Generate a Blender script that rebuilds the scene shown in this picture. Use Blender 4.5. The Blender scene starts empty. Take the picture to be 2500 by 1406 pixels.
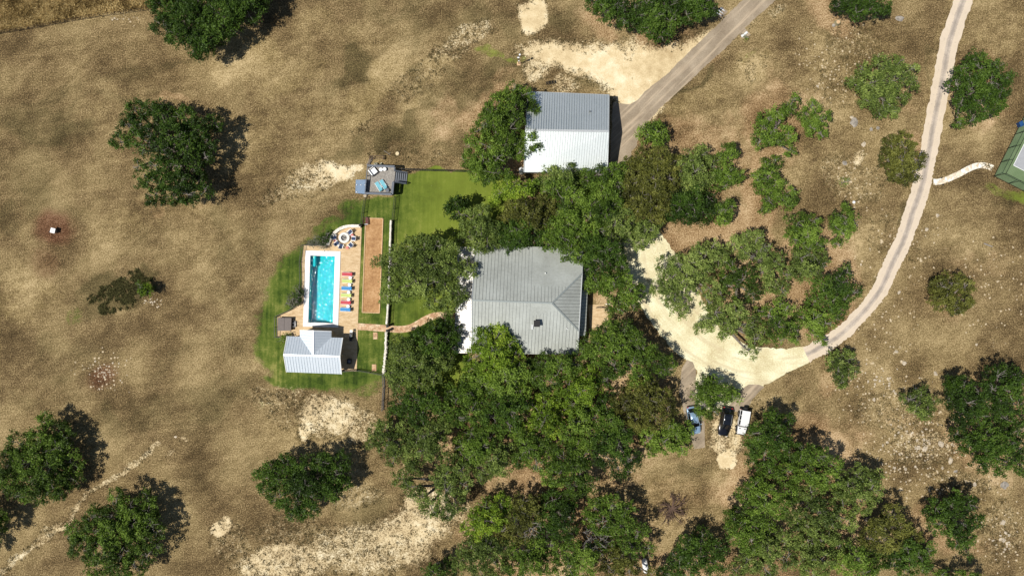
import bpy, bmesh, math, random
import numpy as np
from mathutils import Vector, Matrix, noise as mnoise
from mathutils.geometry import tessellate_polygon
random.seed(7); RNG = np.random.default_rng(11)
sc = bpy.context.scene; COL = sc.collection
H = 115.0; S = 14.5                    # camera height in metres, photograph pixels per metre on the ground
def W(px, py, h=0.0):
    k = (H-h)/H/S
    return Vector(((px-1250)*k, (703-py)*k, h))
# ---------------------------------------------------------------- camera, sky, sun, exposure
cam = bpy.data.cameras.new('camera'); cam.lens = 24.01; cam.sensor_width = 36; cam.clip_end = 3000; cam.clip_start = 0.5
camo = bpy.data.objects.new('camera', cam); COL.objects.link(camo); camo.location = (0, 0, H); camo.rotation_euler = (0, 0, 0)
sc.camera = camo
SUN_EL = math.radians(61.0); AZ = math.radians(21.5)      # the sun stands to the lower left of the picture
sv = Vector((-math.cos(AZ)*math.cos(SUN_EL), -math.sin(AZ)*math.cos(SUN_EL), math.sin(SUN_EL)))
w = bpy.data.worlds.new('World'); sc.world = w; w.use_nodes = True
nt = w.node_tree; bg = nt.nodes['Background']; sky = nt.nodes.new('ShaderNodeTexSky'); sky.sky_type = 'NISHITA'
sky.sun_disc = False; sky.sun_elevation = SUN_EL; sky.sun_rotation = math.atan2(sv.x, sv.y); sky.altitude = 400
nt.links.new(sky.outputs[0], bg.inputs[0]); bg.inputs[1].default_value = 0.065
sl = bpy.data.lights.new('sun', 'SUN'); sl.energy = 4.8; sl.angle = math.radians(0.53); sl.color = (1.0, 0.955, 0.88)
so = bpy.data.objects.new('sun', sl); COL.objects.link(so); so.rotation_euler = sv.to_track_quat('Z', 'Y').to_euler(); so.location = sv*200
sc.view_settings.view_transform = 'Standard'; sc.view_settings.look = 'None'; sc.view_settings.exposure = 0.0; sc.view_settings.gamma = 1
# ---------------------------------------------------------------- node helpers and materials
class NT:
    def __init__(s, name):
        s.m = bpy.data.materials.new(name); s.m.use_nodes = True; s.t = s.m.node_tree
        s.p = s.t.nodes['Principled BSDF']; s.out = s.t.nodes['Material Output']
    def n(s, typ, **kw):
        x = s.t.nodes.new(typ)
        for k, v in kw.items(): setattr(x, k, v)
        return x
    def l(s, a, b): s.t.links.new(a, b)
    def put(s, sock, v):
        if isinstance(v, (int, float)): sock.default_value = v
        elif isinstance(v, (tuple, list)): sock.default_value = (*v, 1) if len(v) == 3 and sock.type == 'RGBA' else v
        else: s.l(v, sock)
    def pos(s):
        if not hasattr(s, '_g'): s._g = s.n('ShaderNodeNewGeometry')
        return s._g.outputs['Position']
    def obj(s):
        if not hasattr(s, '_o'): s._o = s.n('ShaderNodeTexCoord')
        return s._o.outputs['Object']
    def noise(s, scale, detail=4, rough=.6, vec=None, dist=0):
        x = s.n('ShaderNodeTexNoise'); x.inputs['Scale'].default_value = scale; x.inputs['Detail'].default_value = detail
        x.inputs['Roughness'].default_value = rough; x.inputs['Distortion'].default_value = dist
        s.l(vec or s.pos(), x.inputs['Vector']); return x.outputs['Fac']
    def math(s, op, a, b=0.0, c=None, clamp=False):
        x = s.n('ShaderNodeMath', operation=op); x.use_clamp = clamp; s.put(x.inputs[0], a); s.put(x.inputs[1], b)
        if c is not None: s.put(x.inputs[2], c)
        return x.outputs[0]
    def step(s, v, a, b, lo=0.0, hi=1.0):
        x = s.n('ShaderNodeMapRange', interpolation_type='SMOOTHSTEP'); s.put(x.inputs[0], v)
        for i, q in zip((1, 2, 3, 4), (a, b, lo, hi)): s.put(x.inputs[i], q)
        return x.outputs[0]
    def mix(s, f, a, b, mode='MIX'):
        x = s.n('ShaderNodeMix', data_type='RGBA', blend_type=mode); s.put(x.inputs[0], f); s.put(x.inputs[6], a); s.put(x.inputs[7], b)
        return x.outputs[2]
    def ramp(s, v, stops):
        x = s.n('ShaderNodeValToRGB'); s.put(x.inputs[0], v); e = x.color_ramp.elements
        while len(e) < len(stops): e.new(.5)
        for q, (p, c) in zip(e, stops): q.position = p; q.color = (*c, 1)
        return x.outputs[0]
    def attr(s, name):
        x = s.n('ShaderNodeAttribute'); x.attribute_name = name; return x
    def sep(s, v):
        x = s.n('ShaderNodeSeparateXYZ'); s.l(v, x.inputs[0]); return x.outputs
    def mapv(s, vec, scale=(1, 1, 1), rot=(0, 0, 0)):
        x = s.n('ShaderNodeMapping', vector_type='TEXTURE'); s.l(vec, x.inputs[0]); x.inputs['Scale'].default_value = tuple(1/q for q in scale); x.inputs['Rotation'].default_value = rot
        return x.outputs[0]
    def bump(s, h, strength=.5, dist=.1):
        x = s.n('ShaderNodeBump'); x.inputs['Strength'].default_value = strength; x.inputs['Distance'].default_value = dist
        s.put(x.inputs['Height'], h); s.l(x.outputs[0], s.p.inputs['Normal']); return x
    def fin(s, col=None, rough=.8, metal=0.0, spec=None):
        if col is not None: s.put(s.p.inputs['Base Color'], col)
        s.put(s.p.inputs['Roughness'], rough); s.put(s.p.inputs['Metallic'], metal)
        if spec is not None: s.put(s.p.inputs['Specular IOR Level'], spec)
        return s.m
MATS = {}
def simple(name, c, rough=.6, metal=0.0, var=.15, scale=6.0, spec=None, coat=0.0):
    if name in MATS: return MATS[name]
    t = NT(name); f = t.noise(scale, 5, .65)
    lo = tuple(x*(1-var) for x in c); hi = tuple(min(1, x*(1+var)) for x in c)
    t.fin(t.ramp(f, [(.3, lo), (.7, hi)]), rough, metal, spec)
    if coat: t.p.inputs['Coat Weight'].default_value = coat; t.p.inputs['Coat Roughness'].default_value = .05
    t.bump(t.noise(scale*6, 3), .15, .01)
    MATS[name] = t.m; return t.m
# ---------------------------------------------------------------- mesh helpers
def root_of(o):
    while o.parent: o = o.parent
    return o
def link(name, me, parent=None, mat=None):
    o = bpy.data.objects.new(name, me); COL.objects.link(o)
    if mat is not None and me is not None:
        for m in (mat if isinstance(mat, (list, tuple)) else [mat]): me.materials.append(m)
    if parent: o.parent = parent
    return o
def tag(o, label=None, cat=None, group=None, kind=None):
    if label: o['label'] = label
    if cat: o['category'] = cat
    if group: o['group'] = group
    if kind: o['kind'] = kind
    return o
def thing(name, label, cat, loc=(0, 0, 0), rz=0.0, group=None):
    o = link(name, None); o.location = loc; o.rotation_euler = (0, 0, rz); o.empty_display_size = .3
    return tag(o, label, cat, group)
def copy_tree(o, parent=None):
    c = o.copy(); COL.objects.link(c); c.parent = parent
    for ch in list(o.children): copy_tree(ch, c)
    return c
class MB:
    def __init__(s): s.v = []; s.f = []
    def add(s, vs, fs):
        n = len(s.v); s.v += [tuple(v) for v in vs]; s.f += [tuple(i+n for i in f) for f in fs]; return s
    def box(s, c, d, rz=0.0, tilt=0.0, top=1.0):
        """box of size d centred at c, turned rz about z, tilted about its own y; top scales the top face"""
        M = Matrix.Translation(c) @ Matrix.Rotation(rz, 4, 'Z') @ Matrix.Rotation(tilt, 4, 'Y')
        vs = [M @ Vector((x*d[0]/2*(top if z > 0 else 1), y*d[1]/2*(top if z > 0 else 1), z*d[2]/2)) for z in (-1, 1) for y in (-1, 1) for x in (-1, 1)]
        return s.add(vs, [(0, 2, 3, 1), (4, 5, 7, 6), (0, 1, 5, 4), (2, 6, 7, 3), (0, 4, 6, 2), (1, 3, 7, 5)])
    def beam(s, a, b, wd, ht):
        a, b = Vector(a), Vector(b); d = (b-a); L = d.length; d.normalize()
        sd = d.cross(Vector((0, 0, 1)))
        if sd.length < 1e-3: sd = Vector((1, 0, 0))
        sd.normalize(); up = sd.cross(d)
        vs = [p+sd*(x*wd/2)+up*(z*ht/2) for p in (a, b) for z in (-1, 1) for x in (-1, 1)]
        return s.add(vs, [(0, 1, 3, 2), (4, 6, 7, 5), (0, 4, 5, 1), (2, 3, 7, 6), (0, 2, 6, 4), (1, 5, 7, 3)])
    def prism(s, poly, z0, z1, rev=False):
        n = len(poly); A = sum(poly[i][0]*poly[(i+1) % n][1]-poly[(i+1) % n][0]*poly[i][1] for i in range(n))
        if A < 0: poly = poly[::-1]
        s.add([(p[0], p[1], z0) for p in poly]+[(p[0], p[1], z1) for p in poly],
              [tuple(range(n))[::-1], tuple(range(n, 2*n))]+[(i, (i+1) % n, (i+1) % n+n, i+n) for i in range(n)]); return s
    def cyl(s, c, r, z0, z1, n=16, r1=None):
        r1 = r if r1 is None else r1
        s.add([(c[0]+rr*math.cos(2*math.pi*i/n), c[1]+rr*math.sin(2*math.pi*i/n), z) for rr, z in ((r, z0), (r1, z1)) for i in range(n)],
              [tuple(range(n))[::-1], tuple(range(n, 2*n))]+[(i, (i+1) % n, (i+1) % n+n, i+n) for i in range(n)]); return s
    def lathe(s, c, prof, n=24):
        vs = [(c[0]+r*math.cos(2*math.pi*i/n), c[1]+r*math.sin(2*math.pi*i/n), c[2]+z) for r, z in prof for i in range(n)]
        fs = [(k*n+i, k*n+(i+1) % n, (k+1)*n+(i+1) % n, (k+1)*n+i) for k in range(len(prof)-1) for i in range(n)]
        return s.add(vs, fs)
    def tube(s, pts, rad, n=6):
        pts = [Vector(p) for p in pts]
        if not isinstance(rad, (list, tuple)): rad = [rad]*len(pts)
        vs = []; m = len(pts)
        for i, p in enumerate(pts):
            d = (pts[min(i+1, m-1)]-pts[max(i-1, 0)]).normalized()
            a = d.cross(Vector((0, 0, 1)))
            if a.length < .1: a = d.cross(Vector((1, 0, 0)))
            a.normalize(); b = d.cross(a)
            vs += [p+(a*math.cos(2*math.pi*k/n)+b*math.sin(2*math.pi*k/n))*rad[i] for k in range(n)]
        fs = [(i*n+k, i*n+(k+1) % n, (i+1)*n+(k+1) % n, (i+1)*n+k) for i in range(m-1) for k in range(n)]
        fs += [tuple(range(n))[::-1], tuple(range((m-1)*n, m*n))]
        return s.add(vs, fs)
    def sheet(s, outer, z, holes=()):
        loops = [[Vector((p[0], p[1], 0)) for p in q] for q in (outer, *holes)]
        flat = [v for q in loops for v in q]
        vs = [(v.x, v.y, z) for v in flat]; fs = []
        for t in tessellate_polygon(loops):
            a, b, c = (flat[i] for i in t)
            fs.append(t if (b-a).cross(c-a).z > 0 else (t[0], t[2], t[1]))
        return s.add(vs, fs)
    def build(s, name, mat, parent=None, local=False, smooth=False):
        off = Vector((0, 0, 0)) if (local or parent is None) else root_of(parent).location
        me = bpy.data.meshes.new(name); me.from_pydata([(v[0]-off.x, v[1]-off.y, v[2]-off.z) for v in s.v], [], s.f); me.update()
        if smooth: me.polygons.foreach_set('use_smooth', [True]*len(me.polygons))
        return link(name, me, parent, mat)
def np_mesh(name, V, F, mat, parent=None, attrs=None, smooth=False):
    me = bpy.data.meshes.new(name); nv = len(V); nf, k = F.shape
    me.vertices.add(nv); me.vertices.foreach_set('co', np.ascontiguousarray(V, dtype=np.float32).ravel())
    me.loops.add(nf*k); me.loops.foreach_set('vertex_index', np.ascontiguousarray(F, dtype=np.int32).ravel())
    me.polygons.add(nf); me.polygons.foreach_set('loop_start', np.arange(0, nf*k, k, dtype=np.int32))
    if smooth: me.polygons.foreach_set('use_smooth', np.ones(nf, dtype=bool))
    for an, arr in (attrs or {}).items():
        if arr.ndim == 1: a = me.attributes.new(an, 'FLOAT', 'POINT'); a.data.foreach_set('value', arr.astype(np.float32))
        else:
            a = me.attributes.new(an, 'FLOAT_COLOR', 'POINT'); c = np.ones((nv, 4), np.float32); c[:, :3] = arr; a.data.foreach_set('color', c.ravel())
    me.update(calc_edges=True); return link(name, me, parent, mat)
_lat = {}
def vn(x, y, cell, seed=0):
    """smooth value noise, 0..1"""
    if seed not in _lat: _lat[seed] = np.random.default_rng(seed).random((256, 256))
    L = _lat[seed]; u = np.asarray(x)/cell+97.3; v = np.asarray(y)/cell+41.7
    i = np.floor(u).astype(int); j = np.floor(v).astype(int); fu = u-i; fv = v-j
    fu = fu*fu*(3-2*fu); fv = fv*fv*(3-2*fv); i &= 255; j &= 255; i1 = (i+1) & 255; j1 = (j+1) & 255
    return (L[i, j]*(1-fu)+L[i1, j]*fu)*(1-fv)+(L[i, j1]*(1-fu)+L[i1, j1]*fu)*fv
def fbm(x, y, cell, seed=0, oct=3): return sum(vn(x, y, cell/2**k, seed+k)*.5**k for k in range(oct))/sum(.5**k for k in range(oct))
# ---------------------------------------------------------------- the ground: one sheet, bare soil, lawn, leaf litter and caliche by region
fx = np.arange(-96, 96.01, .3); fy = np.arange(-60, 60.01, .3)
cx_ = np.array([-900, -600, -400, -260, -180, -130, -108]); cy_ = np.array([-900, -600, -400, -260, -160, -100, -75])
gx = np.concatenate([cx_, fx, -cx_[::-1]]); gy = np.concatenate([cy_, fy, -cy_[::-1]])
GX, GY = np.meshgrid(gx, gy, indexing='ij'); nx, ny = GX.shape
PX = 1250+GX*S; PY = 703-GY*S
WX = PX+16*(fbm(PX, PY, 60, 1)-.5)*2+7*(fbm(PX, PY, 16, 5)-.5)*2; WY = PY+16*(fbm(PX, PY, 60, 9)-.5)*2+7*(fbm(PX, PY, 16, 13)-.5)*2
CH = {k: np.zeros_like(GX) for k in ('cal', 'grn', 'lit', 'str', 'drk', 'rck', 'red')}
HX = WX+60*(fbm(PX, PY, 130, 101)-.5)*2+26*(fbm(PX, PY, 45, 105)-.5)*2; HY = WY+60*(fbm(PX, PY, 130, 109)-.5)*2+26*(fbm(PX, PY, 45, 113)-.5)*2
def sst(d): d = np.clip(d, 0, 1); return d*d*(3-2*d)
def blob(ch, x, y, rx, ry=None, rot=0, val=1.0, soft=.7):
    ry = ry or rx; c, s_ = math.cos(math.radians(rot)), math.sin(math.radians(rot)); (Xw, Yw) = (HX, HY) if ch in ('str', 'drk', 'lit') and max(rx, ry) > 30 else (WX, WY); dx, dy = Xw-x, Yw-y
    d = np.sqrt(((dx*c+dy*s_)/rx)**2+((-dx*s_+dy*c)/ry)**2)
    CH[ch] = np.maximum(CH[ch], val*sst((1.25-d)/soft))
def seg_d(X, Y, pts, closed=False):
    D = np.full(X.shape, 1e9); n = len(pts)
    for i in range(n if closed else n-1):
        ax, ay = pts[i][:2]; bx, by = pts[(i+1) % n][:2]; ux, uy = bx-ax, by-ay; L = ux*ux+uy*uy or 1
        t = np.clip(((X-ax)*ux+(Y-ay)*uy)/L, 0, 1); D = np.minimum(D, np.hypot(X-ax-t*ux, Y-ay-t*uy))
    return D
def inside(X, Y, pts):
    r = np.zeros(X.shape, bool); n = len(pts)
    for i in range(n):
        ax, ay = pts[i]; bx, by = pts[(i+1) % n]
        if ay == by: continue
        r ^= ((ay > Y) != (by > Y)) & (X < (bx-ax)*(Y-ay)/(by-ay)+ax)
    return r
def poly(ch, pts, val=1.0, fe=10.0, warp=True):
    X, Y = (WX, WY) if warp else (PX, PY)
    D = seg_d(X, Y, pts, True); sd = np.where(inside(X, Y, pts), D, -D)
    CH[ch] = np.maximum(CH[ch], val*sst(sd/fe*.5+.5))
def stroke(ch, pts, wd, val=1.0, fe=6.0): CH[ch] = np.maximum(CH[ch], val*sst((wd/2+fe-seg_d(WX, WY, pts))/fe))
def erase(ch, pts, fe=6.0, warp=True):
    X, Y = (WX, WY) if warp else (PX, PY)
    D = seg_d(X, Y, pts, True); sd = np.where(inside(X, Y, pts), D, -D); CH[ch] *= 1-sst(sd/fe*.5+.5)
# bare caliche
for a in [(1300, 35, 38, 58, 8, .95, .6), (1150, 85, 70, 35, -20, .52), (1110, 120, 70, 30, -15, .5), (825, 412, 56, 26, 12, .92, .95), (870, 400, 28, 16, 0, .75, .9), (790, 425, 60, 26, -10, .6, .9), (760, 440, 100, 38, -18, .55),
          (700, 470, 90, 30, -20, .45), (1030, 190, 130, 40, -40, .36), (1000, 380, 140, 30, 5, .33), (900, 290, 90, 20, -40, .3), (800, 1010, 100, 60, 0, .62), (745, 1030, 20, 62, 8, .7), (690, 1000, 50, 60, 0, .42), (700, 1290, 120, 50, -10, .42), (1130, 1240, 40, 50, 0, .5),
          (880, 1040, 55, 60, 0, .55), (1000, 1290, 130, 60, -10, .68), (900, 1340, 200, 75, 0, .6), (1050, 1240, 90, 66, 0, .66), (700, 1370, 150, 50, 0, .62), (540, 1285, 34, 22, -20, .8, .5), (560, 1320, 60, 50, 0, .45),
          (880, 1215, 80, 40, -20, .42), (1000, 1130, 30, 60, 0, .4), (640, 1380, 60, 45, 0, .66), (1780, 1120, 28, 26, 0, .9, .5), (1760, 1060, 38, 62, 0, .66), (1800, 1060, 22, 60, 0, .7), (1160, 1290, 40, 60, 0, .42),
          (1310, 165, 40, 40, 0, .6), (1380, 205, 50, 30, 0, .55), (700, 960, 60, 30, 0, .4), (640, 970, 40, 30, 0, .45), (1745, 960, 90, 50, 0, .55), (2100, 380, 20, 26, 0, .62), (2085, 100, 90, 60, 10, .42),
          (2040, 200, 70, 90, 0, .36), (1840, 150, 60, 60, 0, .33), (1820, 60, 14, 60, 42, .4), (1900, 20, 30, 16, -40, .5), (1610, 275, 30, 12, -40, .7, .6), (1590, 290, 12, 16, -40, .6), (2050, 420, 60, 70, 0, .4),
          (2120, 450, 60, 60, 0, .38), (2150, 560, 60, 80, 0, .3), (2250, 600, 60, 90, 0, .27), (2200, 1000, 160, 70, 0, .4), (2250, 1090, 100, 60, 0, .5), (1340, 1100, 20, 20, 0, .6), (1520, 490, 40, 40, 0, .8),
          (2440, 1300, 60, 110, 0, .4), (2350, 1170, 110, 30, 10, .42), (1540, 600, 60, 60, 0, .9, .5), (420, 1100, 18, 10, -30, .5), (445, 1065, 14, 8, 0, .6), (1900, 910, 40, 12, -25, .6), (1850, 1000, 30, 40, 0, .35)]:
    blob('cal', *a)
poly('cal', [(1262, 112), (1330, 100), (1420, 100), (1500, 103), (1570, 96), (1610, 104), (1660, 104), (1765, 62), (1740, 100), (1700, 150), (1600, 245), (1560, 285), (1500, 285), (1488, 232), (1470, 215), (1415, 185), (1350, 168), (1300, 150)], .93, 34)
stroke('cal', [(390, 1090), (340, 1130), (270, 1170), (215, 1210)], 9, .60, 8); stroke('cal', [(255, 1180), (150, 1280), (60, 1350), (-60, 1440)], 6, .60, 8)
stroke('cal', [(200, 1225), (120, 1290), (20, 1365)], 4, .5, 8)
# straw: pale dry grass
for a in [(640, 175, 150, 60, -10, .7), (560, 200, 60, 26, 5, .7), (900, 210, 160, 60, -35, .8), (780, 260, 160, 60, -30, .5), (930, 100, 120, 60, 0, .5), (300, 210, 180, 60, -8, .35), (80, 720, 110, 120, 0, .6), (520, 620, 120, 90, 0, .35),
          (600, 850, 70, 160, 0, .45), (660, 1020, 70, 90, 0, .45), (420, 520, 120, 60, 0, .5), (250, 560, 100, 70, 0, .5), (1700, 250, 90, 120, 30, .55), (1830, 160, 60, 50, 0, .9), (1780, 320, 90, 70, 0, .4), (2080, 130, 160, 120, 0, .55), (2450, 100, 100, 160, 10, .5),
          (2400, 480, 120, 60, 0, .4), (2120, 900, 160, 120, 0, .45), (2300, 900, 120, 140, 0, .35), (1640, 1180, 160, 60, 0, .5), (1640, 1250, 120, 60, 0, .55), (1790, 1150, 80, 40, 0, .5), (1500, 1110, 30, 40, 0, .6),
          (2100, 620, 60, 140, 20, .5), (1900, 960, 60, 30, 0, .6), (240, 300, 120, 60, -30, .4), (760, 60, 110, 40, -20, .5), (2000, 300, 320, 260, 0, .38), (2300, 1000, 260, 300, 0, .35), (2380, 560, 140, 200, 0, .35), (820, 1150, 300, 160, 0, .35), (1600, 1190, 160, 100, 0, .5), (1700, 260, 130, 130, 0, .5), (620, 330, 70, 120, 20, .45), (1060, 160, 130, 26, -30, .75), (1010, 260, 150, 26, -38, .7), (560, 760, 40, 160, 0, .45), (470, 380, 90, 50, 0, .4), (700, 200, 40, 120, 60, .6), (800, 330, 160, 50, -35, .45), (430, 1260, 120, 30, -50, .35), (200, 1010, 200, 50, 0, .3), (2420, 1250, 80, 140, 0, .5), (2230, 1060, 140, 80, 0, .5)]:
    blob('str', *a[:5], a[5], .9)
poly('str', [(-400, -300), (480, -300), (440, 4), (365, 24), (250, 38), (100, 62), (-80, 92), (-400, 150)], .95, 8)
# dark: dull olive or grey weeds
for a in [(70, 280, 110, 60, 0, .55), (330, 175, 150, 25, -8, .35), (120, 320, 130, 40, 20, .6), (860, 150, 60, 45, -30, .7), (980, 30, 120, 40, 0, .5), (1080, 60, 120, 40, 0, .4), (950, 320, 70, 30, -20, .7), (1100, 200, 120, 40, -20, .5), (1080, 260, 90, 60, 0, .5),
          (1260, 170, 70, 50, 0, .65), (1240, 60, 50, 60, 0, .5), (1370, 50, 60, 55, 0, .55), (1420, 200, 40, 25, 0, .6), (1460, 215, 40, 20, 0, .6), (270, 725, 90, 40, -12, .85), (330, 690, 60, 26, -20, .8), (220, 770, 60, 35, 0, .45), (560, 700, 80, 140, 0, .3), (430, 980, 140, 60, 0, .4),
          (500, 1000, 60, 100, 0, .3), (780, 500, 50, 40, -30, .4), (2230, 520, 12, 120, 18, .6), (2185, 640, 12, 90, 30, .6), (2290, 150, 10, 120, 16, .5), (1680, 190, 10, 120, 40, .6), (1920, 940, 60, 16, -25, .6), (1700, 1130, 50, 35, 0, .5), (840, 1240, 60, 40, 0, .45), (900, 1290, 60, 30, 60, .5),
          (980, 420, 140, 30, 5, .5), (1850, 1340, 40, 40, 0, .4), (2050, 90, 60, 40, 0, .4), (750, 1300, 90, 25, 0, .35), (940, 1340, 30, 30, 0, .5), (2320, 1330, 60, 60, 0, .3), (30, 540, 60, 60, 0, .5), (2440, 480, 70, 28, 25, .45), (1010, 340, 40, 24, 0, .5), (460, 160, 160, 16, -8, .45), (240, 240, 220, 14, -8, .4), (560, 640, 30, 160, 8, .35), (640, 780, 30, 180, 4, .3), (830, 190, 90, 26, -35, .6), (990, 110, 60, 50, 0, .45), (1180, 230, 90, 50, -20, .6), (880, 350, 110, 24, -35, .55), (120, 220, 160, 24, -6, .4), (1120, 380, 60, 40, 0, .5), (420, 860, 120, 26, -60, .35), (100, 480, 120, 60, 30, .45), (520, 560, 50, 70, 0, .45), (170, 880, 130, 60, 0, .35), (600, 640, 50, 120, 10, .4), (330, 1010, 180, 40, -10, .45), (60, 400, 90, 120, 0, .35), (350, 600, 120, 60, 0, .3), (120, 960, 160, 50, 0, .35), (560, 830, 50, 90, 0, .35), (420, 1330, 90, 60, -40, .3), (540, 960, 90, 60, 0, .5), (480, 1200, 60, 120, 30, .3), (1160, 40, 60, 50, 0, .5), (1130, 160, 60, 24, -20, .5), (1000, 200, 40, 30, 0, .5), (600, 1130, 60, 60, 0, .35), (2350, 620, 120, 50, 0, .3), (1780, 230, 40, 120, 30, .25), (930, 1260, 40, 90, 60, .5), (800, 1330, 120, 22, 0, .45), (1340, 300, 20, 20, 0, .4)]:
    blob('drk', *a[:5], a[5], .9)
# green lawn, clipped and irrigated
poly('grn', [(975, 418), (1140, 418), (1240, 425), (1290, 520), (1290, 640), (1120, 800), (1100, 900), (1100, 950), (950, 940), (948, 700), (958, 500)], 1, 9)
blob('grn', 1120, 920, 60, 60, 0, .9, .5); blob('grn', 1250, 930, 90, 60, 0, .5)
poly('grn', [(893, 484), (960, 484), (955, 790), (945, 915), (930, 920), (900, 928), (800, 938), (706, 930), (668, 900), (655, 840), (656, 770), (676, 712), (712, 655), (752, 608), (795, 575), (835, 540), (875, 515)], 1, 12)
poly('grn', [(893, 480), (960, 480), (960, 930), (930, 940), (800, 955), (700, 950), (644, 908), (620, 850), (623, 780), (648, 705), (690, 630), (742, 582), (800, 548), (850, 512)], .74, 30)
blob('grn', 860, 505, 50, 22, -20, .55, .8); blob('grn', 790, 555, 40, 20, -30, .5, .7); blob('grn', 745, 930, 120, 20, 0, .8, .7); blob('grn', 900, 950, 60, 30, 0, .45, .9); blob('grn', 690, 660, 20, 70, 28, .5, .8)
for a in [(370, 705, 22, 18, 0, .5), (180, 770, 30, 30, 0, .38), (1200, 130, 50, 14, 0, .45), (1260, 140, 40, 10, 0, .4), (2440, 470, 60, 20, 25, .42, .9), (2500, 485, 60, 24, 20, .5, .9), (640, 985, 40, 10, 0, .3), (2330, 1400, 40, 30, 0, .3), (1830, 130, 10, 40, 40, .3), (690, 850, 40, 60, 0, .9)]:
    blob('grn', *a)
# leaf litter below the oaks
for a in [(1720, 540, 170, 60, -8, .9), (1840, 500, 60, 140, 0, .9), (1900, 300, 120, 140, 0, .65), (1700, 400, 160, 120, 0, .55), (2000, 700, 120, 160, 0, .8), (1860, 700, 160, 110, 0, .95), (1300, 1000, 330, 220, 0, .8), (1350, 1300, 280, 150, 0, .7), (1300, 1190, 120, 30, 0, .7),
          (1950, 1200, 200, 220, 0, .85), (2300, 1300, 90, 90, 0, .6), (2420, 1040, 110, 130, 0, .85), (1600, 360, 60, 60, 0, .5), (1330, 500, 200, 80, 0, .8), (1450, 650, 100, 120, 0, .8), (2220, 390, 60, 60, 0, .7), (2160, 215, 90, 70, 0, .6), (2390, 220, 80, 90, 0, .7), (1620, 1220, 170, 90, 0, .3),
          (2060, 30, 120, 60, 0, .6), (1580, 90, 200, 40, 10, .65), (1480, 60, 100, 50, 0, .7), (430, 230, 60, 18, 5, .5), (430, 520, 120, 22, 0, .35), (2320, 720, 70, 60, 0, .5), (2060, 910, 60, 50, 0, .5), (1950, 1010, 60, 30, 0, .5), (2230, 1030, 90, 60, 0, .3), (1540, 960, 120, 160, 0, .6),
          (1220, 320, 90, 120, 0, .6), (1100, 290, 60, 100, 0, .45), (840, 1150, 70, 30, 0, .4), (540, 100, 90, 30, -30, .4), (1700, 1390, 150, 60, 0, .7), (880, 20, 160, 40, 0, .2), (2400, 640, 120, 60, 0, .3), (1250, 200, 40, 30, 0, .4)]:
    blob('lit', *a[:5], a[5], .8)
# reddish broken soil
blob('red', 135, 555, 62, 60, 0, .95, 1.0); blob('red', 110, 640, 60, 60, 0, .5, 1.0); blob('red', 250, 920, 60, 40, 0, .75, 1.0); blob('red', 800, 760, 10, 10, 0, .0)
# broken pale rock showing through
for a in [(250, 905, 75, 55, 0, .85), (320, 50, 50, 14, -10, .6), (2240, 1100, 150, 130, 0, 1.0), (2150, 970, 140, 90, 0, .75), (2080, 440, 60, 90, 0, .7), (2050, 150, 110, 110, 0, .7), (2110, 60, 60, 30, 0, .5), (2150, 820, 110, 110, 0, .55), (2450, 1300, 80, 130, 0, .7), (2430, 700, 120, 160, 0, .4), (2130, 600, 50, 120, 20, .5),
          (370, 740, 30, 14, 0, .9), (2250, 620, 60, 120, 20, .4), (1500, 1200, 60, 20, 0, .4), (2330, 1180, 130, 30, 0, .9)]:
    blob('rck', *a[:5], a[5], .9)
drive_px = [(2080, -200), (1840, -22), (1815, 0), (1775, 37), (1725, 87), (1675, 134), (1625, 184), (1574, 224), (1558, 244), (1538, 255), (1509, 253), (1496, 250), (1492, 330), (1488, 430), (1540, 440), (1541, 371), (1554, 355), (1561, 328), (1588, 294), (1608, 267), (1668, 214), (1735, 150), (1775, 114), (1825, 63), (1880, 13), (1905, -8), (2150, -200)]
court_px = [(1600, 552), (1622, 580), (1645, 612), (1662, 640), (1690, 672), (1700, 700), (1720, 745), (1760, 805), (1830, 845), (1900, 852), (1964, 846), (1978, 883), (1930, 905), (1885, 930), (1862, 945), (1835, 975), (1822, 1002), (1700, 1000), (1694, 960), (1702, 905), (1680, 880), (1650, 862), (1612, 818), (1580, 775), (1556, 735), (1540, 690), (1528, 650), (1505, 600), (1500, 545), (1492, 470), (1500, 430), (1545, 432), (1548, 480), (1545, 530), (1560, 560)]
road_c = [(2450, -300, 46), (2405, -160, 46), (2372, -60, 46), (2352, 0, 46), (2319, 100, 46), (2300, 200, 44), (2280, 300, 42), (2262, 400, 42), (2249, 460, 44), (2228, 520, 44), (2209, 580, 42), (2180, 640, 41), (2153, 700, 39), (2122, 745, 38), (2086, 785, 38), (2045, 822, 38), (1995, 852, 39), (1968, 865, 40)]
stroke('str', road_c, 60, .5, 14)
for k in ('str', 'drk'): CH[k] *= .55+.9*fbm(PX, PY, 40, 21)
CH['cal'] = CH['cal']*(.8+.4*fbm(PX, PY, 50, 31))
pool_in = [(758, 624), (818, 626), (813, 789), (753, 787)]; pool_out = [(746, 611.5), (832, 613.5), (826, 799), (740, 797)]
pool_mid = [((a[0]+b[0])/2, (a[1]+b[1])/2) for a, b in zip(pool_in, pool_out)]
idx = np.arange(nx*ny).reshape(nx, ny)
F = np.stack([idx[:-1, :-1], idx[1:, :-1], idx[1:, 1:], idx[:-1, 1:]], -1).reshape(-1, 4)
ins = inside(PX, PY, pool_mid).ravel(); F = F[~ins[F].any(1)]
GZ = -.02-.05*np.abs(fbm(GX, GY, 2.0, 51)-.5)*(np.abs(GX) < 100)
gV = np.stack([GX, GY, GZ*0], -1).reshape(-1, 3)
A1 = np.stack([CH['cal'], CH['grn'], CH['lit']], -1).reshape(-1, 3); A2 = np.stack([CH['str'], CH['drk'], CH['rck']], -1).reshape(-1, 3)
t = NT('field_soil')
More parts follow.
